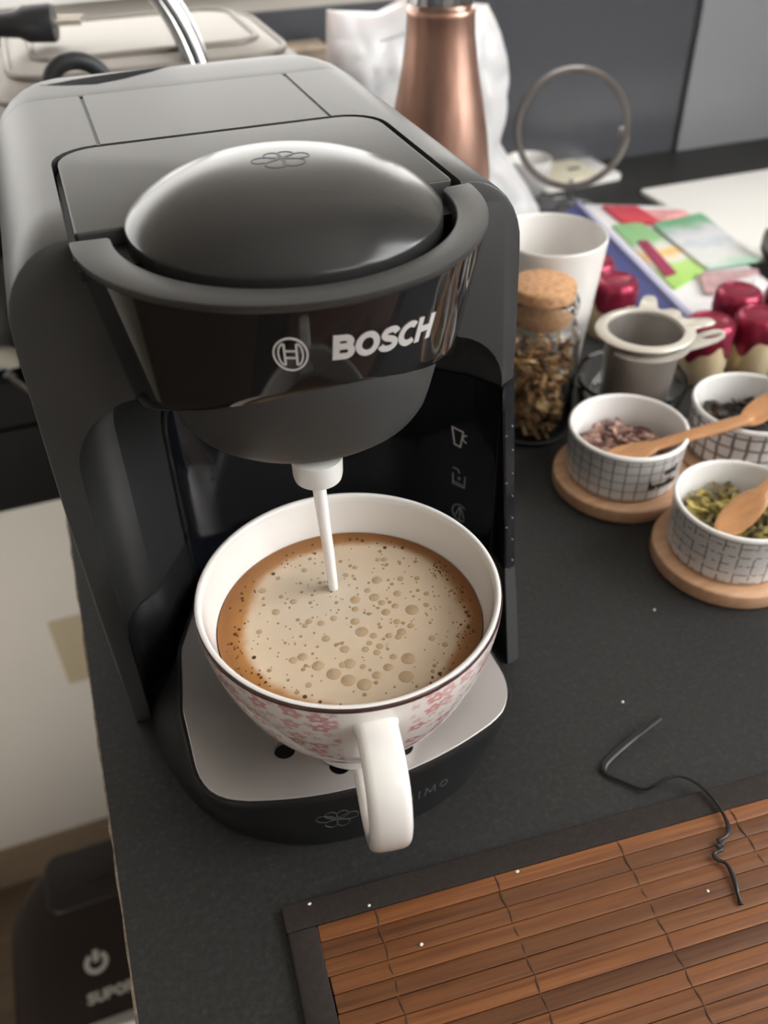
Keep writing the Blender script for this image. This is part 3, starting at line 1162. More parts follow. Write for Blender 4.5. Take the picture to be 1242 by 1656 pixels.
def tray_pt(a, z, h=0.0):
    r = lerp_r(a, z) + h
    return (TCN[0] + r * sin(a), TCN[1] - r * cos(a), z)


rows = []
for z in (0.5, 4, 8, 12, 16, 20, 24, 28, 31, 33, 34.4):
    rows.append([tray_pt(2 * pi * i / NA, z, -0.6 if z > 34 else 0) for i in range(NA)])
rows.append([tray_pt(2 * pi * i / NA, 34.4, -1.7)[:2] + (34.4,) for i in range(NA)])
rows.append([tray_pt(2 * pi * i / NA, 34.4, -2.2)[:2] + (32.0,) for i in range(NA)])
tray = obj('drip_tray', *loft(rows), M['black'], parent=cm, sharp=40)
plate = obj('cup_plate', *prism([(TCN[0] + (top_r[i] - 1.9) * sin(2 * pi * i / NA), TCN[1] - (top_r[i] - 1.9) * cos(2 * pi * i / NA)) for i in range(NA)], 31.5, 34.6, 0.5), k_plate(), parent=tray, sharp=40)
holes = []
for hx, hy in ((-31, -62.5), (-12.8, -76.8), (12.6, -77.4), (31, -63), (-22, -40), (22, -40), (0, -45)):
    holes.append(obj('cut_hole', *lathe([(0, 30), (4.3, 30), (4.3, 40), (0, 40)], 32, (hx, hy)), M['black']))
boolean(plate, holes, sharp=40)
obj('hole_floor', *prism(rrect(-45, 45, -84, -30, 10), 30.6, 32.3), M['groove'], parent=tray)

# lettering and flower on the tray front
def tray_map(u, v, h):
    a = atan2(u, 60.0)
    return tray_pt(a, 17.0 + v - 0.05 * u, h)


g, wdt = word('TASSIMO', 5.2, 0.10, tray_map, -0.1, 0.14, -8.5, -2.6, 0.24)
obj('range_name', *g, M['faint'], parent=tray, smooth=False, label='faint grey lettering on the tray front')
fl = []
for a, ln, wd in ((10, 8.2, 3.2), (55, 6.2, 3.0), (125, 6.2, 3.0), (170, 8.2, 3.2), (-125, 6.4, 3.2), (-55, 6.4, 3.2)):
    ca, sa = cos(radians(a)), sin(radians(a))
    pts = []
    for i in range(20):
        t = 2 * pi * i / 20
        lx, ly = ln * .5 * (1 - cos(t)), wd * sin(t) * (0.35 + 0.65 * sin(t / 2) ** 2)
        pts.append((lx * ca - ly * sa - 17.5, lx * sa + ly * ca + 0.3))
    fl.append(ribbon(pts, 0.3, tray_map, -0.1, 0.14, True))
obj('flower_print', *join(*fl), M['faint'], parent=tray, smooth=False)

# black liner round the lower wall of the recess
LN = [(-78.9, 1), (-78.8, 6), (-77.8, 12.3), (-75.2, 18), (-71.4, 22.4), (-67, 25.4), (-63.8, 27.2), (-57.3, 37.2), (-51.2, 46.6), (-46, 54.6)]
rows = [[(x, y, 0.5), (x, y, 49.2), (x - 0.3, y + 0.3, 50), (x - 0.9, y + 0.6, 50), (x - 0.9, y + 0.6, 0.5)] for x, y in LN]
obj('recess_liner', *loft(rows), M['black'], parent=cm, sharp=30)

# ================================================================== CUP, COFFEE, MILK
CX, CY = -1.1, -62.0
HA = radians(-9.2)
cup = thing('coffee_cup', 'large cream cappuccino cup with pink flower print and brown rim, on the drip tray', 'cup', (CX, CY, 34.6))
cp = [(0, 1.2), (18.5, 1.2), (19.2, 0), (20.6, 0.4), (20.2, 7.5), (26.5, 15.8), (32, 21.8), (37, 28.2), (42, 36.8), (45.6, 44.8), (48.3, 52.5), (50.6, 60), (52.2, 67.5), (53.05, 73), (53.16, 75.9),
      (53.2, 76.2), (53.15, 77.1), (52.6, 77.8), (52.0, 78.0), (51.2, 77.9), (50.6, 77.2), (50.3, 75), (49.3, 68.6), (47.3, 61.3), (45.2, 54), (42, 46.5), (37.6, 38.6), (32, 31), (25, 24.6), (16, 20), (0, 18)]
V, F = lathe(cp, 128)
zc = lambda f: sum(V[i][2] for i in f) / len(f)
rc = lambda f: sum(hypot(V[i][0], V[i][1]) for i in f) / len(f)
mids = []
n = 128
seg_of = []
# faces come profile segment by profile segment
cnt = []
for a, b in zip(cp[:-1], cp[1:]):
    cnt.append(n)
si = 0
for (a, b) in zip(cp[:-1], cp[1:]):
    i0 = cp.index(a)
    if 4 <= i0 < 15:
        m = 1
    elif 15 <= i0 < 17:
        m = 2
    else:
        m = 0
    mids += [m] * n
obj('bowl', V, F, [M['porcelain'], k_flowers(HA), M['rim_brown']], parent=cup, mids=mids, sharp=60)
# strap handle: a flat, rounded loop
hp = smooth_path([(46, 0, 66.5), (55, 0, 68), (64, 0, 67.4), (71.2, 0, 62.5), (74.8, 0, 54), (75.0, 0, 45), (72, 0, 36), (66.5, 0, 29.5), (58, 0, 26), (49, 0, 27), (41, 0, 29)], 6)
rings = []
for i, p in enumerate(hp):
    p = Vector(p)
    t = (Vector(hp[min(i + 1, len(hp) - 1)]) - Vector(hp[max(i - 1, 0)])).normalized()
    nrm = Vector((t.z, 0, -t.x))
    s = i / (len(hp) - 1)
    hwid = 6.7 + 0.1 * s + (1.8 * (1 - s / 0.10) if s < 0.10 else 0)
    th = 3.6
    rg = []
    for j in range(20):
        a = 2 * pi * j / 20
        cc, ss = cos(a), sin(a)
        rg.append(tuple(p + Vector((0, 1, 0)) * hwid * abs(cc) ** 0.5 * (1 if cc >= 0 else -1) + nrm * th * abs(ss) ** 0.7 * (1 if ss >= 0 else -1)))
    rings.append(rg)
hg = loft(rings)
rot = Matrix.Rotation(-pi / 2 + HA, 4, 'Z')
obj('handle', *xform(hg, rot), M['porcelain'], parent=cup, sharp=60)

cof = tag(obj('coffee', *lathe([(0, 0.6), (30, 0.6), (44, 0.55), (46, 0.8), (47.0, 1.3), (46.8, 0), (41.5, -10), (0, -12)], 96), k_coffee(), loc=(CX, CY, 95.4), sharp=60),
          'milky coffee with tan crema and foam bubbles inside the flowered cup', 'coffee')
BUB = [(-25.7, 25.7, 1.5), (-23.8, 13.1, 1.5), (-31.8, 5.8, 1.1), (-24.1, -11.2, 1.5), (-20.7, -10.8, 1.7), (-16.9, -16.6, 2.2), (-12.9, -21.9, 2.6), (-9.2, -26.2, 2.6), (-4.8, -29.8, 2.6), (-6.6, -19.4, 2.2), (-6.1, -12.7, 1.7), (-10.7, -5.7, 1.5), (2.1, -7.1, 2.4), (1.4, -1.5, 1.7), (11.9, 7.5, 2.0), (4.9, 8.8, 2.0), (22.5, -3.3, 2.6), (12.9, -24.4, 2.6), (9.3, -31.5, 2.6), (5.1, -25.6, 1.7), (0.4, -27.5, 1.7), (15.8, 15.8, 2.0), (20.4, 6.3, 1.5), (24.3, 13.3, 1.3), (30.2, 11.4, 1.1), (28.2, -2.8, 1.1), (30.4, 2.5, 1.1), (15.4, -6.8, 1.3), (0.6, -15.3, 1.3), (5.3, -10.3, 1.3), (10.4, -12.2, 1.3), (15.1, -12.1, 1.7), (19.2, -10.5, 1.3), (23.9, -18.6, 1.3), (27.0, -22.9, 1.1), (3.8, -18.0, 1.3), (8.4, -21.8, 1.3), (5.8, 22.5, 1.1), (22.3, 25.5, 1.3), (20.0, 26.3, 1.1), (10.4, 25.2, 1.1), (-14.0, 4.4, 1.3), (-10.2, 2.0, 1.3), (-15.9, 2.9, 1.1), (-5.3, 2.7, 1.3), (3.4, 4.3, 1.3), (-20.1, 20.1, 0.9), (-16.5, 16.0, 1.3), (-18.6, 30.1, 0.9), (-8.1, 30.8, 1.1), (-8.9, -19.1, 1.3), (-2.7, -22.3, 1.1), (-22.2, -23.5, 1.1), (13.2, -13.9, 1.3), (5.7, -15.7, 1.3), (2.8, -13.0, 1.1), (17.5, 0.6, 1.3), (13.3, -1.1, 1.7), (13.5, 3.9, 1.3), (10.7, 11.8, 1.3)]
small = []
for _ in range(360):
    a, r = random.uniform(0, 2 * pi), 44.5 * sqrt(random.random())
    x, y = r * cos(a), r * sin(a)
    if any(hypot(x - bx, y - by) < br + 0.8 for bx, by, br in BUB):
        continue
    small.append((x, y, random.choice((0.25, 0.3, 0.35, 0.45, 0.6, 0.8))))


def bubble_geo(lst, n):
    geos = []
    for x, y, r in lst:
        r = r * 0.93
        geos.append(([(p[0] + x, p[1] + y, p[2]) for p in lathe([(r * 1.06, 0.5), (r, 0.75), (r * 0.72, 0.66 + r * 0.10), (r * 0.38, 0.66 + r * 0.17), (0, 0.66 + r * 0.2)], n)[0]],
                     lathe([(r * 1.06, 0.5), (r, 0.75), (r * 0.72, 0.66), (r * 0.38, 0.66), (0, 0.66)], n)[1]))
    return join(*geos)


M['bubble'] = mat('bubble_film', (0.46, 0.33, 0.205), 0.18, coat=0.3)
M['bubble_dark'] = mat('pin_bubble', (0.37, 0.245, 0.14), 0.3)
obj('bubbles', *bubble_geo(BUB, 20), M['bubble'], parent=cof, kind='stuff')
M['crema_hole'] = mat('crema_pinhole', (0.10, 0.042, 0.016), 0.4)
inner_b = [b for b in small if hypot(b[0] - 2, b[1]) < 38.5]
outer_b = [b for b in small if hypot(b[0] - 2, b[1]) >= 38.5]
rb = random.Random(5)
for _ in range(110):
    a_, r_ = rb.uniform(pi * 0.95, pi * 2.15), rb.uniform(39, 45)
    outer_b.append((r_ * cos(a_), r_ * sin(a_), rb.choice((0.22, 0.25, 0.3, 0.4, 0.55))))
obj('fine_bubbles', *bubble_geo(inner_b, 8), M['bubble_dark'], parent=cof, kind='stuff')
obj('pinholes', *bubble_geo(outer_b, 8), M['crema_hole'], parent=cof, kind='stuff')

ms = [(-4.4, -44.3, 149.2), (-4.0, -44.4, 140), (-3.4, -44.5, 128), (-2.6, -44.6, 114), (-1.9, -44.7, 96.4)]
tag(obj('milk_stream', *tube(smooth_path(ms, 6), lambda t: (2.5 - 0.7 * t + 0.12 * sin(9 * t), 2.5 - 0.7 * t), 16), M['milk']),
    'thin white stream of milk falling from the nozzle into the cup', 'milk')

# ================================================================== BAMBOO MAT
MAng = radians(-4.2)
mt = thing('bamboo_mat', 'brown bamboo slat place mat with dark fabric border, in front of the machine', 'place mat', (-36.6, -118.1, 0), MAng)
slat_v, slat_f = prism(rrect(0, 330, -6.25, 0, 0.5, 2), 0.5, 2.3, 0.35, seg=2)
sl = obj('slat', slat_v, slat_f, M['bamboo'], parent=mt, sharp=50)
NSL = 28
for i in range(1, NSL):
    c = sl.copy()
    COL.objects.link(c)
    c.parent = mt
    c.location = (random.uniform(-0.4, 0.4) * K, -6.4 * i * K, random.choice((0, 0, 0.00012, -0.00015)))
hb = 6.4 * NSL
for tx in (22, 69.5, 121, 171, 220, 270):
    pts = []
    for i in range(NSL * 2 + 1):
        y = -hb * i / (NSL * 2)
        pts.append((tx + 0.045 * y * 0.0 + 0.4 * sin(i * 1.7), y, 2.45 if i % 2 else 2.05))
    obj('thread', *tube(pts, (0.42, 0.25), 6), M['thread'], parent=mt)
def border(x0, x1, y0, y1):
    return prism(rrect(x0, x1, y0, y1, 0.8, 2), 0.1, 2.75, 0.6, seg=2)
obj('border_strip', *border(-11.5, 331, 0.1, 10.6), M['fabric'], parent=mt, sharp=60)
obj('border_strip', *border(-11.0, -0.1, -hb - 10, 0.0), M['fabric'], parent=mt, sharp=60)
obj('border_strip', *border(-0.05, 331, -hb - 10, -hb - 0.2), M['fabric'], parent=mt, sharp=60)
obj('backing', *box(-10, 330, -hb - 9, 9.5, 0.02, 0.5, 0), M['fabric'], parent=mt, smooth=False)

# black tie
ST = [(132, -83, 5), (124, -85, 3.6), (116, -87, 2.4), (102, -92, 1.6), (97.5, -94.8, 1.4), (97, -98, 1.4), (101, -103.5, 1.4), (105, -108, 1.5), (108, -111, 2.6), (112, -111.4, 4.2), (120, -111, 5.2), (125.2, -114, 5.2), (129, -121, 5),
      (129.4, -132, 4.4), (127.4, -138.6, 4.4), (124, -141.4, 4.4), (120.4, -141.7, 4.6), (121.2, -143.6, 4.4), (118.6, -143.6, 4.4), (119.2, -145.4, 4.4), (115.6, -145.8, 4.4), (115.2, -148.2, 4.2), (117.4, -151, 4.2), (116.4, -157, 4.2), (114.4, -162, 3.6), (113, -166, 3.4)]
def tie_rad(t):
    if t < 0.19:
        return (1.5, 0.6)
    return (0.85 + 0.18 * sin(t * 70), 0.65)
tag(obj('twist_tie', *tube(smooth_path(ST, 6), tie_rad, 8), M['string']), 'crinkled black wire tie lying across worktop and bamboo mat', 'wire tie')

# crumbs
CR = [(-36.9, -109.6, 2.8, 'white crumb on the mat border near its corner'), (-16.2, -118, 2.9, 'white crumb where border meets slats, left of mat'), (-3.2, -138, 2.4, 'white crumb on the bamboo slats, left half of mat'),
      (41.6, -125, 2.4, 'white crumb at the upper slat edge, mid mat'), (105, -157, 2.4, 'white crumb on the slats beside the wire tie'), (124, -67, 0.1, 'white crumb on worktop just above the tie'),
      (170, -22, 0.1, 'white crumb on worktop in front of the wooden coasters')]
for x, y, z, lb in CR:
    s = random.uniform(.7, 1.0)
    v, f = lathe([(0, 0), (0.8, 0.15), (0.9, 0.6), (0.4, 1.0), (0, 1.05)], 7)
    v = [(a * s * random.uniform(.7, 1.2), b * s * 0.8, c * s * 0.8) for a, b, c in v]
    tag(obj('crumb', v, f, M['crumb'], loc=(x, y, z)), lb, 'crumb')


# ================================================================== TEA BOWLS
def flakes(n, R, z0, z1, mn, mx, seed, dome=0.0, c=(0, 0)):
    rnd = random.Random(seed)
    V, F = [], []
    for _ in range(n):
        a, r = rnd.uniform(0, 2 * pi), R * sqrt(rnd.random())
        z = rnd.uniform(z0, z1) + dome * (1 - (r / R) ** 2)
        L, W_ = rnd.uniform(mn, mx), rnd.uniform(mn * 0.35, mx * 0.4)
        m = Matrix.Translation((c[0] + r * cos(a), c[1] + r * sin(a), z)) @ Matrix.Rotation(rnd.uniform(0, 2 * pi), 4, 'Z') @ Matrix.Rotation(rnd.uniform(-.9, .9), 4, 'X') @ Matrix.Rotation(rnd.uniform(-.7, .7), 4, 'Y')
        cv = rnd.uniform(0.1, 0.5) * L
        ring = []
        for k in range(4):
            t = k / 3 - 0.5
            wl = W_ * (0.55 + 0.45 * cos(t * 2.6))
            zz = cv * (0.25 - t * t)
            ring.append([(t * L, -wl / 2, zz), (t * L, wl / 2, zz), (t * L, wl / 2, zz + 0.5), (t * L, -wl / 2, zz + 0.5)])
        g = xform(loft(ring), m)
        b = len(V)
        V += g[0]
        F += [tuple(i + b for i in q) for q in g[1]]
    return V, F


def keep_in(V, R, c=(0, 0)):
    out = []
    for x, y, z in V:
        d = hypot(x - c[0], y - c[1])
        if d > R:
            x, y = c[0] + (x - c[0]) * R / d, c[1] + (y - c[1]) * R / d
        out.append((x, y, z))
    return out


def tea_bowl(x, y, gridmat, lbl_board, lbl_bowl, lbl_tea, tea, seed, ntea, size=(5, 12)):
    b = tag(obj('round_coaster', *prism([(39.5 * cos(2 * pi * i / 72), 39.5 * sin(2 * pi * i / 72)) for i in range(72)], 0, 9, 1.4, bot=True), M['board_wood'], loc=(x, y, 0.05), sharp=60),
            lbl_board, 'coaster', 'wooden coasters under the tea bowls')
    bw = thing('ramekin', lbl_bowl, 'bowl', (x, y, 9.1), 0, 'checked ramekins of loose tea')
    pr = [(0, 0.6), (28, 0.6), (29, 0), (31, 0.4), (32.0, 1.6), (32.3, 4), (33.2, 28.6), (33.6, 29.4), (33.9, 30.6), (33.4, 31.8), (32.4, 32.2), (31.5, 31.7), (31.0, 30), (30.3, 8), (29.3, 5), (26.5, 3.6), (0, 3.2)]
    V, F = lathe(pr, 96)
    mids = []
    for i0 in range(len(pr) - 1):
        mids += [1 if 4 <= i0 < 6 else (2 if i0 == 6 else 0)] * 96
    obj('bowl', V, F, [M['porcelain_white'], gridmat, M['grey_line']], parent=bw, mids=mids, sharp=60)
    g = flakes(ntea, 26.5, 12.5, 19.0, *size, seed, 2.0)
    g = join(g, lathe([(0, 4), (27, 4), (29, 8), (29.4, 12), (26, 14.5), (14, 16.0), (0, 16.5)], 40))
    t = tag(obj('loose_tea', keep_in(g[0], 29.3), g[1], tea, loc=(x, y, 9.1), smooth=False, kind='stuff'), lbl_tea, 'tea')
    return bw


M['grey_line'] = mat('grey_line', (0.30, 0.30, 0.30), 0.25)
B1, B2, B3 = (209.5, 77), (289, 72), (227, -1.5)
bw1 = tea_bowl(*B1, k_grid('check_print_a', 33, 7.0, 6.0, 0.5, 0.35, False, 1.3),
               'round wooden coaster under the ramekin of pinkish petals', 'white ramekin with plain grey check, holding pinkish dried petals, nearest the machine',
               'pinkish brown dried petals in the ramekin with lettering', M['tea_pink'], 3, 130)
tea_bowl(*B2, k_grid('check_print_b', 33, 8.2, 7.6, 1.5, 1.2, False, 5.1, 0),
         'round wooden coaster under the bold-check ramekin at the back', 'white ramekin with bold dark check, holding black tea, behind the other two',
         'black tea leaves in the bold-check ramekin', M['tea_dark'], 4, 170)
tea_bowl(*B3, k_grid('check_print_c', 33, 7.8, 5.8, 0.45, 0.5, True, 9.2),
         'round wooden coaster under the ramekin nearest the camera', 'white ramekin with sketchy broken check lines, holding yellow blossoms, nearest the camera',
         'yellow and green dried blossoms in the broken-check ramekin', M['tea_green'], 5, 130)


def cyl_map(R, th0, z0):
    def f(u, v, h):
        th = th0 + u / R
        return ((R + h) * sin(th), -(R + h) * cos(th), z0 + v)
    return f


g1, w1 = word('and', 5.2, 0.17, cyl_map(33.1, 0.14, 17.5), -0.2, 0.15)
g2, w2 = word('breathe', 5.0, 0.19, cyl_map(32.7, -0.12, 9.5), -0.2, 0.18)
obj('lettering', *join(g1, g2), M['ink'], parent=bw1, smooth=False, label='small dark handwritten words')


def spoon(name_lbl, p0, p1, zt, bl, bw_, hw_, roll=0.0):
    """wooden spoon from its bowl tip p0 to its handle end p1 (x, y, z)."""
    a, b = Vector(p0), Vector(p1)
    L = (b - a).length
    X = (b - a).normalized()
    Y = Vector((0, 0, 1)).cross(X).normalized()
    Z = X.cross(Y)
    if roll:
        Y, Z = Y * cos(roll) + Z * sin(roll), Z * cos(roll) - Y * sin(roll)
    rings = []
    for i in range(30):
        s = i / 29
        x = s * L
        if x < bl:
            q = x / bl
            w_ = bw_ * sqrt(max(0.0, 1 - (2 * (q * 0.86) - 1) ** 2 * 0.98)) * (1 - 0.15 * q) + 0.2
            w_ = max(w_, hw_ * q)
            th = 1.1 + 0.4 * q
            dip = -2.2 * sin(pi * min(1, q * 1.05)) * (1 - 0.4 * q)
        else:
            q = (x - bl) / (L - bl)
            w_ = hw_ * (1 + 0.35 * sin(pi * min(1, q * 1.1)) * q)
            th = 1.6 + 1.1 * q
            dip = 0
            if q > 0.93:
                e = sqrt(max(0.02, 1 - ((q - 0.93) / 0.07) ** 2))
                w_ *= e
                th *= e
        if i == 0:
            w_ = 1.2
        c = a + X * x
        rg = []
        for j in range(14):
            t = 2 * pi * j / 14
            yy = w_ * cos(t)
            zz = th * sin(t)
            edge = dip * (1 - (yy / max(w_, .01)) ** 2) if x < bl else 0
            rg.append(tuple(c + Y * yy + Z * (zz + edge)))
        rings.append(rg)
    base = a
    V, F = loft(rings)
    return tag(obj('wooden_spoon', [(x - a.x, y - a.y, z - a.z) for x, y, z in V], F, M['spoon_wood'], loc=tuple(a), sharp=60), name_lbl, 'spoon', 'wooden spoons in the tea bowls')


spoon('wooden spoon lying across the petals ramekin to the bold-check one', (184, 62, 32.5), (274, 51.5, 46.2), 0, 30, 8.6, 4.2)
spoon('wooden spoon standing out of the black tea ramekin', (266, 50, 43.6), (360, 88, 60), 0, 34, 8.4, 4.0)
spoon('wooden spoon dipped in the yellow blossoms of the nearest ramekin', (207, -13, 31), (296, 18, 64), 0, 34, 9.0, 3.6)

# ================================================================== JAR, MUG, STRAINER
JX, JY = 187, 149
jar = thing('spice_jar', 'small glass jar of brown dried tea with a cork stopper, beside the machine', 'jar', (JX, JY, 0.1))
obj('glass', *lathe([(0, 0), (22, 0), (24.2, 1.2), (25, 4), (25, 66), (24.4, 71), (22, 75.5), (19.8, 78.5), (19.6, 81.5), (21.6, 84), (22.2, 87), (21.8, 90.5), (20.4, 92.5), (18.8, 92.5), (18.6, 90), (18.6, 83),
                     (18.8, 78), (20.6, 74), (22.9, 70), (23.6, 66), (23.6, 5), (22, 3), (0, 3)], 64), M['glass'], parent=jar, sharp=60)
obj('cork', *lathe([(0, 76), (16.8, 76), (17.8, 78), (18.4, 90), (18.7, 93), (19.2, 99), (18.2, 100.2), (0, 100.4)], 56), M['cork'], parent=jar, sharp=50)
g = flakes(470, 20.5, 4.2, 60, 6, 12, 11)
tag(obj('dried_tea', keep_in(g[0], 22.6), g[1], M['tea_brown'], loc=(JX, JY, 0.1), smooth=False, kind='stuff'), 'coarse brown dried tea pieces inside the corked jar', 'tea')

mug = tag(obj('tumbler', *lathe([(0, 1), (21, 1), (22, 0), (24, 0.6), (25, 3), (29.5, 45), (35.0, 104), (34.8, 105), (34.0, 105.4), (33.2, 104.8), (32.8, 103), (27.6, 45), (23, 8), (20, 5.5), (0, 5)], 72), M['porcelain'], loc=(219, 200, 0.05), sharp=60),
          'plain cream white tall cup behind the corked jar', 'cup')

SX, SY = 252, 134
dish = tag(obj('glass_dish', *lathe([(0, 0), (30, 0), (33, 1.5), (35.5, 20), (36, 24), (35.4, 24.6), (34.4, 24), (33.6, 20), (31, 4), (28, 2.6), (0, 2.6)], 64), M['glass'], loc=(258, 147, 0.05), sharp=60),
           'low clear glass dish holding the steel tea strainer', 'dish')
st = thing('tea_strainer', 'steel tea strainer basket with a wide scalloped rim, behind the ramekins', 'strainer', (SX, SY, 3.2))
obj('basket', *lathe([(0, 0), (17, 0), (19.5, 1.5), (20.5, 5), (23.2, 60.5), (22.4, 60.5), (19.6, 6), (18.2, 2.2), (0, 1)], 64), M['mesh'], parent=st, sharp=60)
n = 128
outer, inner = [], []
for i in range(n):
    a = 2 * pi * i / n
    r = 29.5 + 1.2 * cos(2 * a)
    for ea, amp, wd in ((radians(54), 18, 0.15), (radians(-8), 15, 0.15), (radians(24), 5, 0.16)):
        d = (a - ea + pi) % (2 * pi) - pi
        r += amp * math.exp(-(d / wd) ** 4)
    outer.append((r * cos(a), r * sin(a)))
    inner.append((23.0 * cos(a), 23.0 * sin(a)))
rows = [[(x, y, 60.6) for x, y in inner], [(x, y, 61.9) for x, y in inner], [(x * 1.02, y * 1.02, 62.6) for x, y in inner], [(x * .985, y * .985, 62.0) for x, y in outer], [(x, y, 61.4) for x, y in outer], [(x * .985, y * .985, 60.6) for x, y in outer]]
rows.append(rows[0])
obj('rim', *loft(rows, False, False), M['flange'], parent=st, sharp=60)
# loop handle just under the rim
lo = [(28.6 * cos(radians(a)), 28.6 * sin(radians(a))) for a in range(200, 311, 10)] + [(30, -21), (40, -19.2), (47, -16.5), (50.5, -12.5), (50, -8.5), (46, -6.5), (38, -6.8), (27, -9.5)]
lo += [(24.2 * cos(radians(a)), 24.2 * sin(radians(a))) for a in range(335, 199, -9)]
lh = obj('loop_handle', *prism(lo, 54.2, 55.6, 0.0), M['flange'], parent=st, sharp=60)
hole = obj('cut_slot', *xform(prism([(40 + 7.5 * cos(2 * pi * i / 24), -13 + 2.3 * sin(2 * pi * i / 24)) for i in range(24)], 50, 60), Matrix.Identity(4)), M['flange'], parent=st)
boolean(lh, [hole], sharp=60)

# ================================================================== FOIL POTS
GP = 'foil-capped pots behind the tea bowls'


def foil_pot(x, y, label, proto=[]):
    if not proto:
        t = thing('foil_pot', label, 'pot', (x, y, 0.05), 0, GP)
        obj('body', *lathe([(0, 0), (14.2, 0), (15.2, 1.0), (16.0, 36), (13, 40), (0, 40)], 40), M['gold'], parent=t, sharp=50)
        rows = []
        nn = 56
        prof_ = [(16.55, None), (16.6, 33), (16.5, 38), (15.6, 41.5), (13.5, 43.6), (11, 44.0), (10.2, 43.0), (4, 42.6)]
        for r, z in prof_:
            rw = []
            for i in range(nn):
                a = 2 * pi * i / nn
                zz = z if z is not None else 24 + 5.5 * sin(3 * a + 0.6) + 2.2 * sin(7 * a)
                rr = r + 0.25 * sin(11 * a + (z or 20) * .2)
                rw.append((rr * cos(a), rr * sin(a), zz))
            rows.append(rw)
        obj('cap', *loft(rows, False, True), M['burgundy'], parent=t, sharp=60, label='crinkled burgundy foil cap')
        proto.append(t)
        return t
    s = proto[0]
    t = s.copy()
    COL.objects.link(t)
    t.location = (x * K, y * K, 0.00005)
    t.rotation_euler = (0, 0, x * 0.7)
    t['label'] = label
    for ch in s.children:
        c = ch.copy()
        COL.objects.link(c)
        c.parent = t
    return t


foil_pot(325, 162, 'gold pot with burgundy foil cap, half hidden by the strainer rim')
foil_pot(362, 158, 'gold pot with burgundy foil cap, right behind the bold-check ramekin')
foil_pot(371, 193, 'burgundy-capped pot behind the two front pots, beside the blue box end')
foil_pot(404, 180, 'burgundy-capped pot at the far right, cut by the frame')
foil_pot(300, 240, 'burgundy-capped pot between the tall cup and the blue box')
foil_pot(302, 276, 'burgundy-capped pot mostly hidden behind the tall cup')


# ================================================================== BLUE BOX AND TEA PACKETS
def slab(name, quad, z0, z1, m, b=0.8):
    c = (sum(p[0] for p in quad) / 4, sum(p[1] for p in quad) / 4)
    q = [(x - c[0], y - c[1]) for x, y in quad]
    ar = sum(q[i][0] * q[(i + 1) % 4][1] - q[(i + 1) % 4][0] * q[i][1] for i in range(4))
    if ar < 0:
        q = q[::-1]
    d = []
    for i in range(4):
        d += [tuple(Vector(q[i]).lerp(Vector(q[(i + 1) % 4]), t)) for t in (0.03, 0.5, 0.97)]
    return c, prism(d, 0, z1 - z0, b, seg=2)


bx = thing('tea_box', 'long dark blue card box of tea sachets lying behind the strainer', 'box', (0, 0, 0.1))
c, g = slab('x', [(350, 420), (386, 447), (346, 200), (318, 196)], 0, 14, None, 0.5)
obj('body', *shift(g, c[0], c[1], 0), M['blue_card'], parent=bx, smooth=False)
c, g = slab('x', [(386.6, 447.5), (391.5, 452), (352, 200), (346.6, 199)], 0, 16.5, None, 0.5)
obj('flap', *shift(g, c[0], c[1], 0), M['lilac_card'], parent=bx, smooth=False, label='pale lilac raised flap')
c, g = slab('x', [(322, 300), (330, 304), (316, 206), (309, 208)], 0, 9, None, 0.5)
tag(obj('grey_card_strip', *g, M['rose_pack'], loc=(c[0], c[1], 0.1)), 'narrow grey card strip lying along the blue box', 'card strip')


def packet(quad, z0, z1, m, label, tilt=0.0, name='tea_packet'):
    c, g = slab('x', quad, z0, z1, None, 1.0)
    if m in (M['printed'], M['side']):
        ymin = min(v[1] for v in g[0])
        g = ([(x, y - ymin, z) for x, y, z in g[0]], g[1])
        c = (c[0], c[1] + ymin)
    return tag(obj(name, *g, m, loc=(c[0], c[1], z0), sharp=30), label, 'packet', 'tea packets beside the blue box')


M['printed'] = k_packet()
M['side'] = k_side_packet()
c, g = slab('x', [(392.5, 446), (468, 408), (444, 238), (353.5, 212)], 0, 13.8, None, 0.5)
obj('tray', *shift(g, c[0], c[1], 0), M['white_card'], parent=bx, smooth=False, label='white open half of the box')
packet([(389, 388), (417, 384), (410, 279), (367, 258)], 14, 16, M['side'], 'white packet with lime green and orange print next to the blue box')
packet([(420, 372), (475, 377), (459, 273), (409, 277)], 16.2, 18.4, M['printed'], 'white sachet printed with green and blue, biggest on the pile')
packet([(404, 430), (433, 416), (431, 372), (400, 390)], 14, 17, M['red_pack'], 'bright red packet at the far end of the pile')
packet([(433.5, 409), (468, 394), (466, 378), (433.5, 380)], 14, 16, M['pink_pack'], 'coral pink packet behind the big printed sachet')
packet([(388, 345), (397, 344), (383, 280), (371, 278)], 16.2, 18, M['maroon_pack'], 'thin maroon packet edge squeezed beside the blue box')
packet([(398, 272), (447, 262), (432, 236), (382, 240)], 16.2, 18, M['rose_pack'], 'dusty rose packet in front of the big printed sachet')
packet([(411, 246), (436, 250), (428, 228), (409, 222)], 18.2, 19.8, M['white_card'], 'small white sachet in front of the rose packet')

pan = thing('steel_ladle', 'dark grey steel ladle bowl at the right edge beside the packets', 'ladle', (478, 275, 0.1))
obj('bowl', *xform(lathe([(0, 0), (12, 2), (20, 8), (24, 18), (25, 24), (24, 24), (18.5, 9.5), (11, 4), (0, 2)], 40), Matrix.Translation((0, 0, 6)) @ Matrix.Rotation(radians(28), 4, 'Y')), M['dark_pan'], parent=pan)
obj('shaft', *tube([(22, 2, 18), (60, 6, 30), (120, 10, 34)], (4, 1.6), 10), M['dark_pan'], parent=pan)

tag(obj('white_board', *join(prism(rrect(479, 790, 300, 481, 4, 5), 0.1, 4, 0.8)), M['white_board']), 'bright white flat board lying on the worktop behind the packets', 'board')

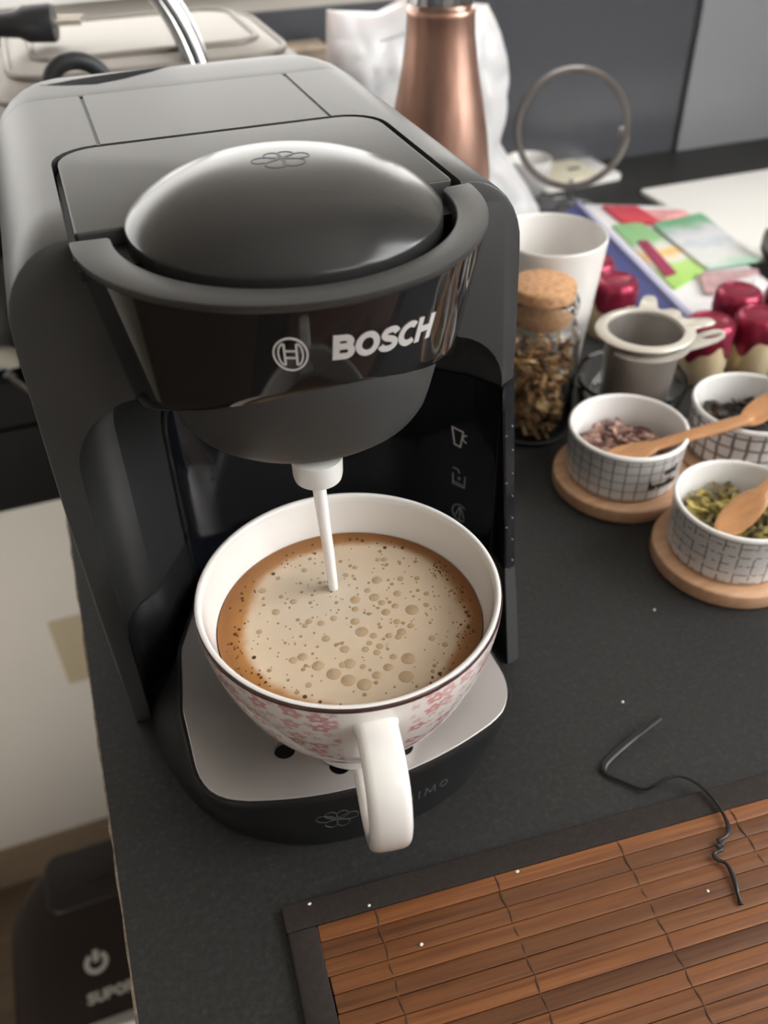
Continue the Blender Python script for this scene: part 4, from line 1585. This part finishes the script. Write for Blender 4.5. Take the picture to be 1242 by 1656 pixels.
# ================================================================== RING STAND, SLAB, SMALL CUP
rs = thing('ring_stand', 'round metal ring frame on a short stem, against the dark splashback', 'stand', (392, 468, 0.05))
obj('base', *lathe([(0, 0), (24, 0), (25.5, 2), (24, 5), (12, 7.5), (5, 9), (0, 9.2)], 48), M['clear_base'], parent=rs, sharp=60)
obj('stem', *tube([(0, 0, 8), (0, 0.4, 20), (0, 1.0, 29)], 2.3, 12), M['chrome'], parent=rs)
rg = lathe([(46.5, -5), (50, -5.4), (52, -3.4), (52, 3.4), (50, 5.4), (46.5, 5), (46, 0), (46.5, -5)], 96)
vw = Vector((-62 - 392, -278 - 468, 0)).normalized()
mr = Matrix.Translation((-6, 0, 76)) @ Matrix.Rotation(atan2(vw.y, vw.x), 4, 'Z') @ Matrix.Rotation(radians(90 - 16), 4, 'Y')
obj('ring', *xform(rg, mr), M['frame_metal'], parent=rs, sharp=50)
kn = xform(lathe([(0, 0), (3.4, 0), (4.2, 1.6), (4.2, 5), (2.6, 6.4), (0, 6.6)], 20), mr @ Matrix.Rotation(radians(-90), 4, 'X') @ Matrix.Translation((0, 0, 42)))
obj('pivot_knob', *kn, M['steel'], parent=rs)

sl_ = thing('soap_slab', 'white rounded slab with a cream top behind the ring stand', 'slab', (436, 552, 0.1), radians(4))
obj('body', *prism(rrect(-48, 48, -34, 34, 9, 5), 0, 5, 1.6), M['porcelain_white'], parent=sl_, sharp=60)
obj('top', *prism(rrect(-44, 26, -29, 31, 6, 5), 5, 6, 0.5), M['cream'], parent=sl_, sharp=60)
obj('mark', *box(2, 16, -1, 4, 6, 6.4, 0), M['rubber'], parent=sl_, smooth=False)

tag(obj('small_cup', *lathe([(0, 1), (13, 1), (14, 0), (16, 1), (21.5, 26), (22.6, 34), (22, 34.6), (21, 34), (19.5, 26), (14, 5), (0, 4)], 48), M['porcelain_white'], loc=(376, 525, 0.05), sharp=60), 'small white cup half hidden between plastic bag and ring stand', 'cup')
tag(obj('dark_lump', *lathe([(0, 0), (11, 0), (14, 4), (13, 10), (8, 14), (0, 15.5)], 24), M['clear_base'], loc=(366, 470, 0.05)), 'small dark round lid lying at the foot of the ring stand', 'lid')

# ================================================================== BOTTLE, BAG, CARTON
bt = thing('drink_bottle', 'brushed copper bottle with a steel cap standing behind the machine', 'bottle', (183, 300, 0.05))
obj('body', *lathe([(0, 0), (34, 0), (36.2, 2), (36.6, 6), (36.4, 90), (35.4, 118), (32.6, 142), (28.4, 164), (24.4, 184), (21.8, 202), (21.2, 214), (21.6, 216.5), (20.6, 217.5), (0, 217.5)], 72), M['copper'], parent=bt, sharp=60)
obj('cap', *lathe([(0, 217.6), (19.2, 217.6), (19.4, 219), (21.0, 220.5), (21.4, 250), (20, 254), (0, 255)], 56), M['chrome'], parent=bt, sharp=40, label='polished steel cap')

from mathutils import noise as mnoise
rows = []
NB = 110
for k in range(64):
    t = k / 63
    z = 186 * t
    x0 = 150 + 13 * t + 3 * sin(t * 4)
    x1 = (366 - 52 * min(1, t / 0.40)) if t < 0.4 else 314 + 9 * sin((t - 0.4) * 5.2) - 14 * max(0, t - 0.7) / 0.3
    cx_, hx = (x0 + x1) / 2, (x1 - x0) / 2
    hy = 46 * (1 - t) ** 0.7 + 5
    rw = []
    for i in range(NB):
        a = 2 * pi * i / NB
        ca, sa = cos(a), sin(a)
        px, py = cx_ + hx * abs(ca) ** 0.75 * (1 if ca >= 0 else -1), 478 + hy * sa
        p = Vector((px / 46, py / 46, z / 60))
        n1 = abs(mnoise.noise(p)) - 0.25
        n2 = abs(mnoise.noise(p * 2.3 + Vector((7, 3, 1)))) - 0.25
        n3 = mnoise.noise(p * 1.1 + Vector((3, 9, 4)))
        d = 13 * n1 + 6 * n2
        k2 = 0.35 if t > 0.9 else 1.0
        rw.append((px + 0.35 * d * ca * k2 + 3 * n3, py + (d * (1 if sa > 0 else -1) * min(1, abs(sa) * 2.5)) * k2, z + 5 * n3 * t ** 3 + (5 * sin(px / 17) * t ** 6)))
    rows.append(rw)
tag(obj('plastic_bag', *loft(rows), M['bag'], sharp=22, loc=(0, 0, 0.1)), 'crumpled white plastic bag behind the copper bottle', 'bag')

kb = thing('carton', 'small brown patterned carton standing left of the plastic bag', 'carton', (158, 552, 0.05))
obj('body', *box(-16, 22, -16, 20, 0, 146, 1.0), M['kraft'], parent=kb)
obj('lid_flap', *box(-16.6, 22.6, -16.6, 20.6, 146.1, 149, 0.6), M['kraft'], parent=kb)

# ================================================================== CONTACT GRILL AND BLACK UNIT AT THE LEFT BACK
un = thing('black_cabinet', 'black low cabinet in shadow at the left, below the contact grill', 'cabinet', (-420, 0, 0))
obj('body', *box(-400, 311, 436, 580, -178, -78, 0), M['black_unit'], parent=un, smooth=False)
obj('top_board', *box(-405, 312, 428, 580, -77.5, -52, 0), M['black_unit'], parent=un, smooth=False)
obj('drawer_front', *box(-398, 310, 430, 435.5, -178, -98, 1.0), M['black_unit'], parent=un)

gr = thing('contact_grill', 'silver contact grill with curved chrome handle behind the machine', 'grill', (0, 440, 0.1))
GX0, GX1, GY0, GY1 = -103, 128, -105, 95


def sq(x0, x1, y0, y1, r, z, ins):
    return [(x, y, z) for x, y in rrect(x0 + ins, x1 - ins, y0 + ins, y1 - ins, max(4, r - ins * 0.6), 8)]


obj('base', *loft([sq(GX0, GX1, GY0, GY1, 40, 0, 12), sq(GX0, GX1, GY0, GY1, 40, 4, 6), sq(GX0, GX1, GY0, GY1, 40, 90, 3)]), M['black_unit'], parent=gr, sharp=50)
lr = [sq(GX0, GX1, GY0, GY1, 46, 90.5, 1.5), sq(GX0, GX1, GY0, GY1, 46, 96, 0)]
for z, ins in ((130, 1), (150, 4), (166, 9), (178, 16), (186, 25), (191, 36), (193.5, 50)):
    lr.append(sq(GX0, GX1, GY0, GY1, 46, z, ins))
cover = obj('cover', *loft(lr), M['grill_steel'], parent=gr, sharp=50)
for z, ins in ((174, 13), (186.3, 25), (192.2, 42)):
    pth = sq(GX0, GX1, GY0, GY1, 46, z, ins - 0.2)
    pth = pth + [pth[0]]
    obj('groove_ring', *tube(pth, 2.4, 8, False), M['grill_groove'], parent=cover)
hp = []
for i in range(29):
    a = pi * i / 28
    hp.append((-38 + 80 * cos(a), -82 + 16 * sin(a), 150 + 112 * sin(a) ** 0.9))
obj('handle', *tube(hp, 8.4, 16), M['chrome'], parent=gr, label='thick curved chrome handle')

pl = thing('power_plug', 'black power plug with metal pins lying on the grill cover', 'plug', (-52, 415, 195.5), radians(-14))
pb = [[(x, y * s, 12 + z * s) for y, z in [(12 * cos(2 * pi * j / 20), 11 * sin(2 * pi * j / 20)) for j in range(20)]] for x, s in ((-34, 0.35), (-33, 0.6), (-14, 0.75), (-8, 1.0), (8, 1.05), (10, 0.98), (10.5, 0.5))]
obj('body', *loft(pb), M['rubber'], parent=pl, sharp=40)
for s in (-1, 1):
    obj('pin', *xform(tube([(10, s * 5.5, 13), (16, s * 5.5, 13), (27, s * 5.5, 13), (28, s * 5.5, 13)], 2.1, 10), Matrix.Identity(4)), M['pin'], parent=pl)
obj('cord', *tube(smooth_path([(-33, 0, 12), (-44, -4, 9), (-54, -14, 8.5), (-58, -22, 8)], 6), 3.4, 10), M['rubber'], parent=pl)
tag(obj('cord_loop', *tube(smooth_path([(-60, 324, 166), (-58, 320, 184), (-52, 318, 199), (-42, 318, 204), (-30, 319, 201), (-22, 321, 190), (-16, 324, 172)], 6), 5.0, 12), M['rubber']), 'black cord arching up behind the machine in front of the grill', 'cord')

# odds and ends on the black cabinet, seen past the machine's left side
tag(obj('plastic_tub', *lathe([(0, 0), (40, 0), (43, 2), (50, 108), (49, 109), (47.5, 108), (41, 4), (0, 3)], 48), M['pale_blue'], loc=(-172, 482, -51.9), sharp=60), 'pale blue plastic tub at the far left behind the machine', 'tub')
ut = tag(obj('utensil_handle', *tube(smooth_path([(-220, 428, -26), (-180, 428, -26), (-150, 428, -27), (-133, 428, -30), (-128, 428, -34)], 5), lambda t: (9, 9 if t < .85 else 9 - 5 * (t - .85) / .15), 14), M['beige_plastic']), 'beige rounded utensil handle at the far left behind the machine', 'handle')
tag(obj('chrome_rod', *tube(smooth_path([(-139, 424, -40), (-128, 424, -56), (-116, 424, -74)], 4), 4.2, 12), M['chrome']), 'short shiny chrome rod below the beige handle at far left', 'rod')

# ================================================================== RICE COOKER ON THE FLOOR
rcx, rcy, rz0 = -190, 268, FZ
ck = thing('rice_cooker', 'dark brown rice cooker standing on the floor below the worktop edge', 'cooker', (rcx, rcy, rz0 + 0.5))


def csec(z, ins):
    return [(x, y, z) for x, y in rrect(-122 + ins, 122 - ins, -136 + ins, 132 - ins, max(20, 92 - ins * 0.6), 10)]


obj('body', *loft([csec(0, 22), csec(6, 14), csec(120, 4), csec(240, 0), csec(262, 2)]), M['cooker_dark'], parent=ck, sharp=50)
lidc = obj('lid', *loft([csec(263, 1), csec(280, 0), csec(300, 5), csec(312, 16), csec(318, 34), csec(320, 60)]), M['cooker'], parent=ck, sharp=50)
obj('vent_cover', *prism(rrect(-74, 40, 42, 116, 18, 6), 310, 322, 3.0), M['cooker_dark'], parent=lidc, sharp=50)
obj('vent_slot', *prism(rrect(-30, 30, 62, 70, 3, 4), 322, 324, 1.0), M['cooker'], parent=lidc, sharp=50)
flat = lambda u, v, h: (u, v, 320.0 + h)
KX, KY = -218 - rcx, 242 - rcy
ics = [ribbon([(KX + x, KY + y) for x, y in arc(0, 0, 10, 10, 125, 415, 24)], 5.0, flat, -1, 0.8), ribbon([(KX, KY + 14), (KX, KY + 1)], 6, flat, -1, 0.8)]
obj('lid_symbol', *join(*ics), M['cooker_print'], parent=lidc, smooth=False)
g, wdt = word('SUPOR', 11.5, 0.22, flat, -1, 0.8, -231 - rcx, 200 - rcy, 0.02)
obj('lid_name', *g, M['cooker_print'], parent=lidc, smooth=False)
obj('control_plate', *prism(rrect(-46, 62, -118, -88, 6, 4), 316, 322.5, 1.5), M['steel'], parent=lidc, sharp=50, label='silver control strip')
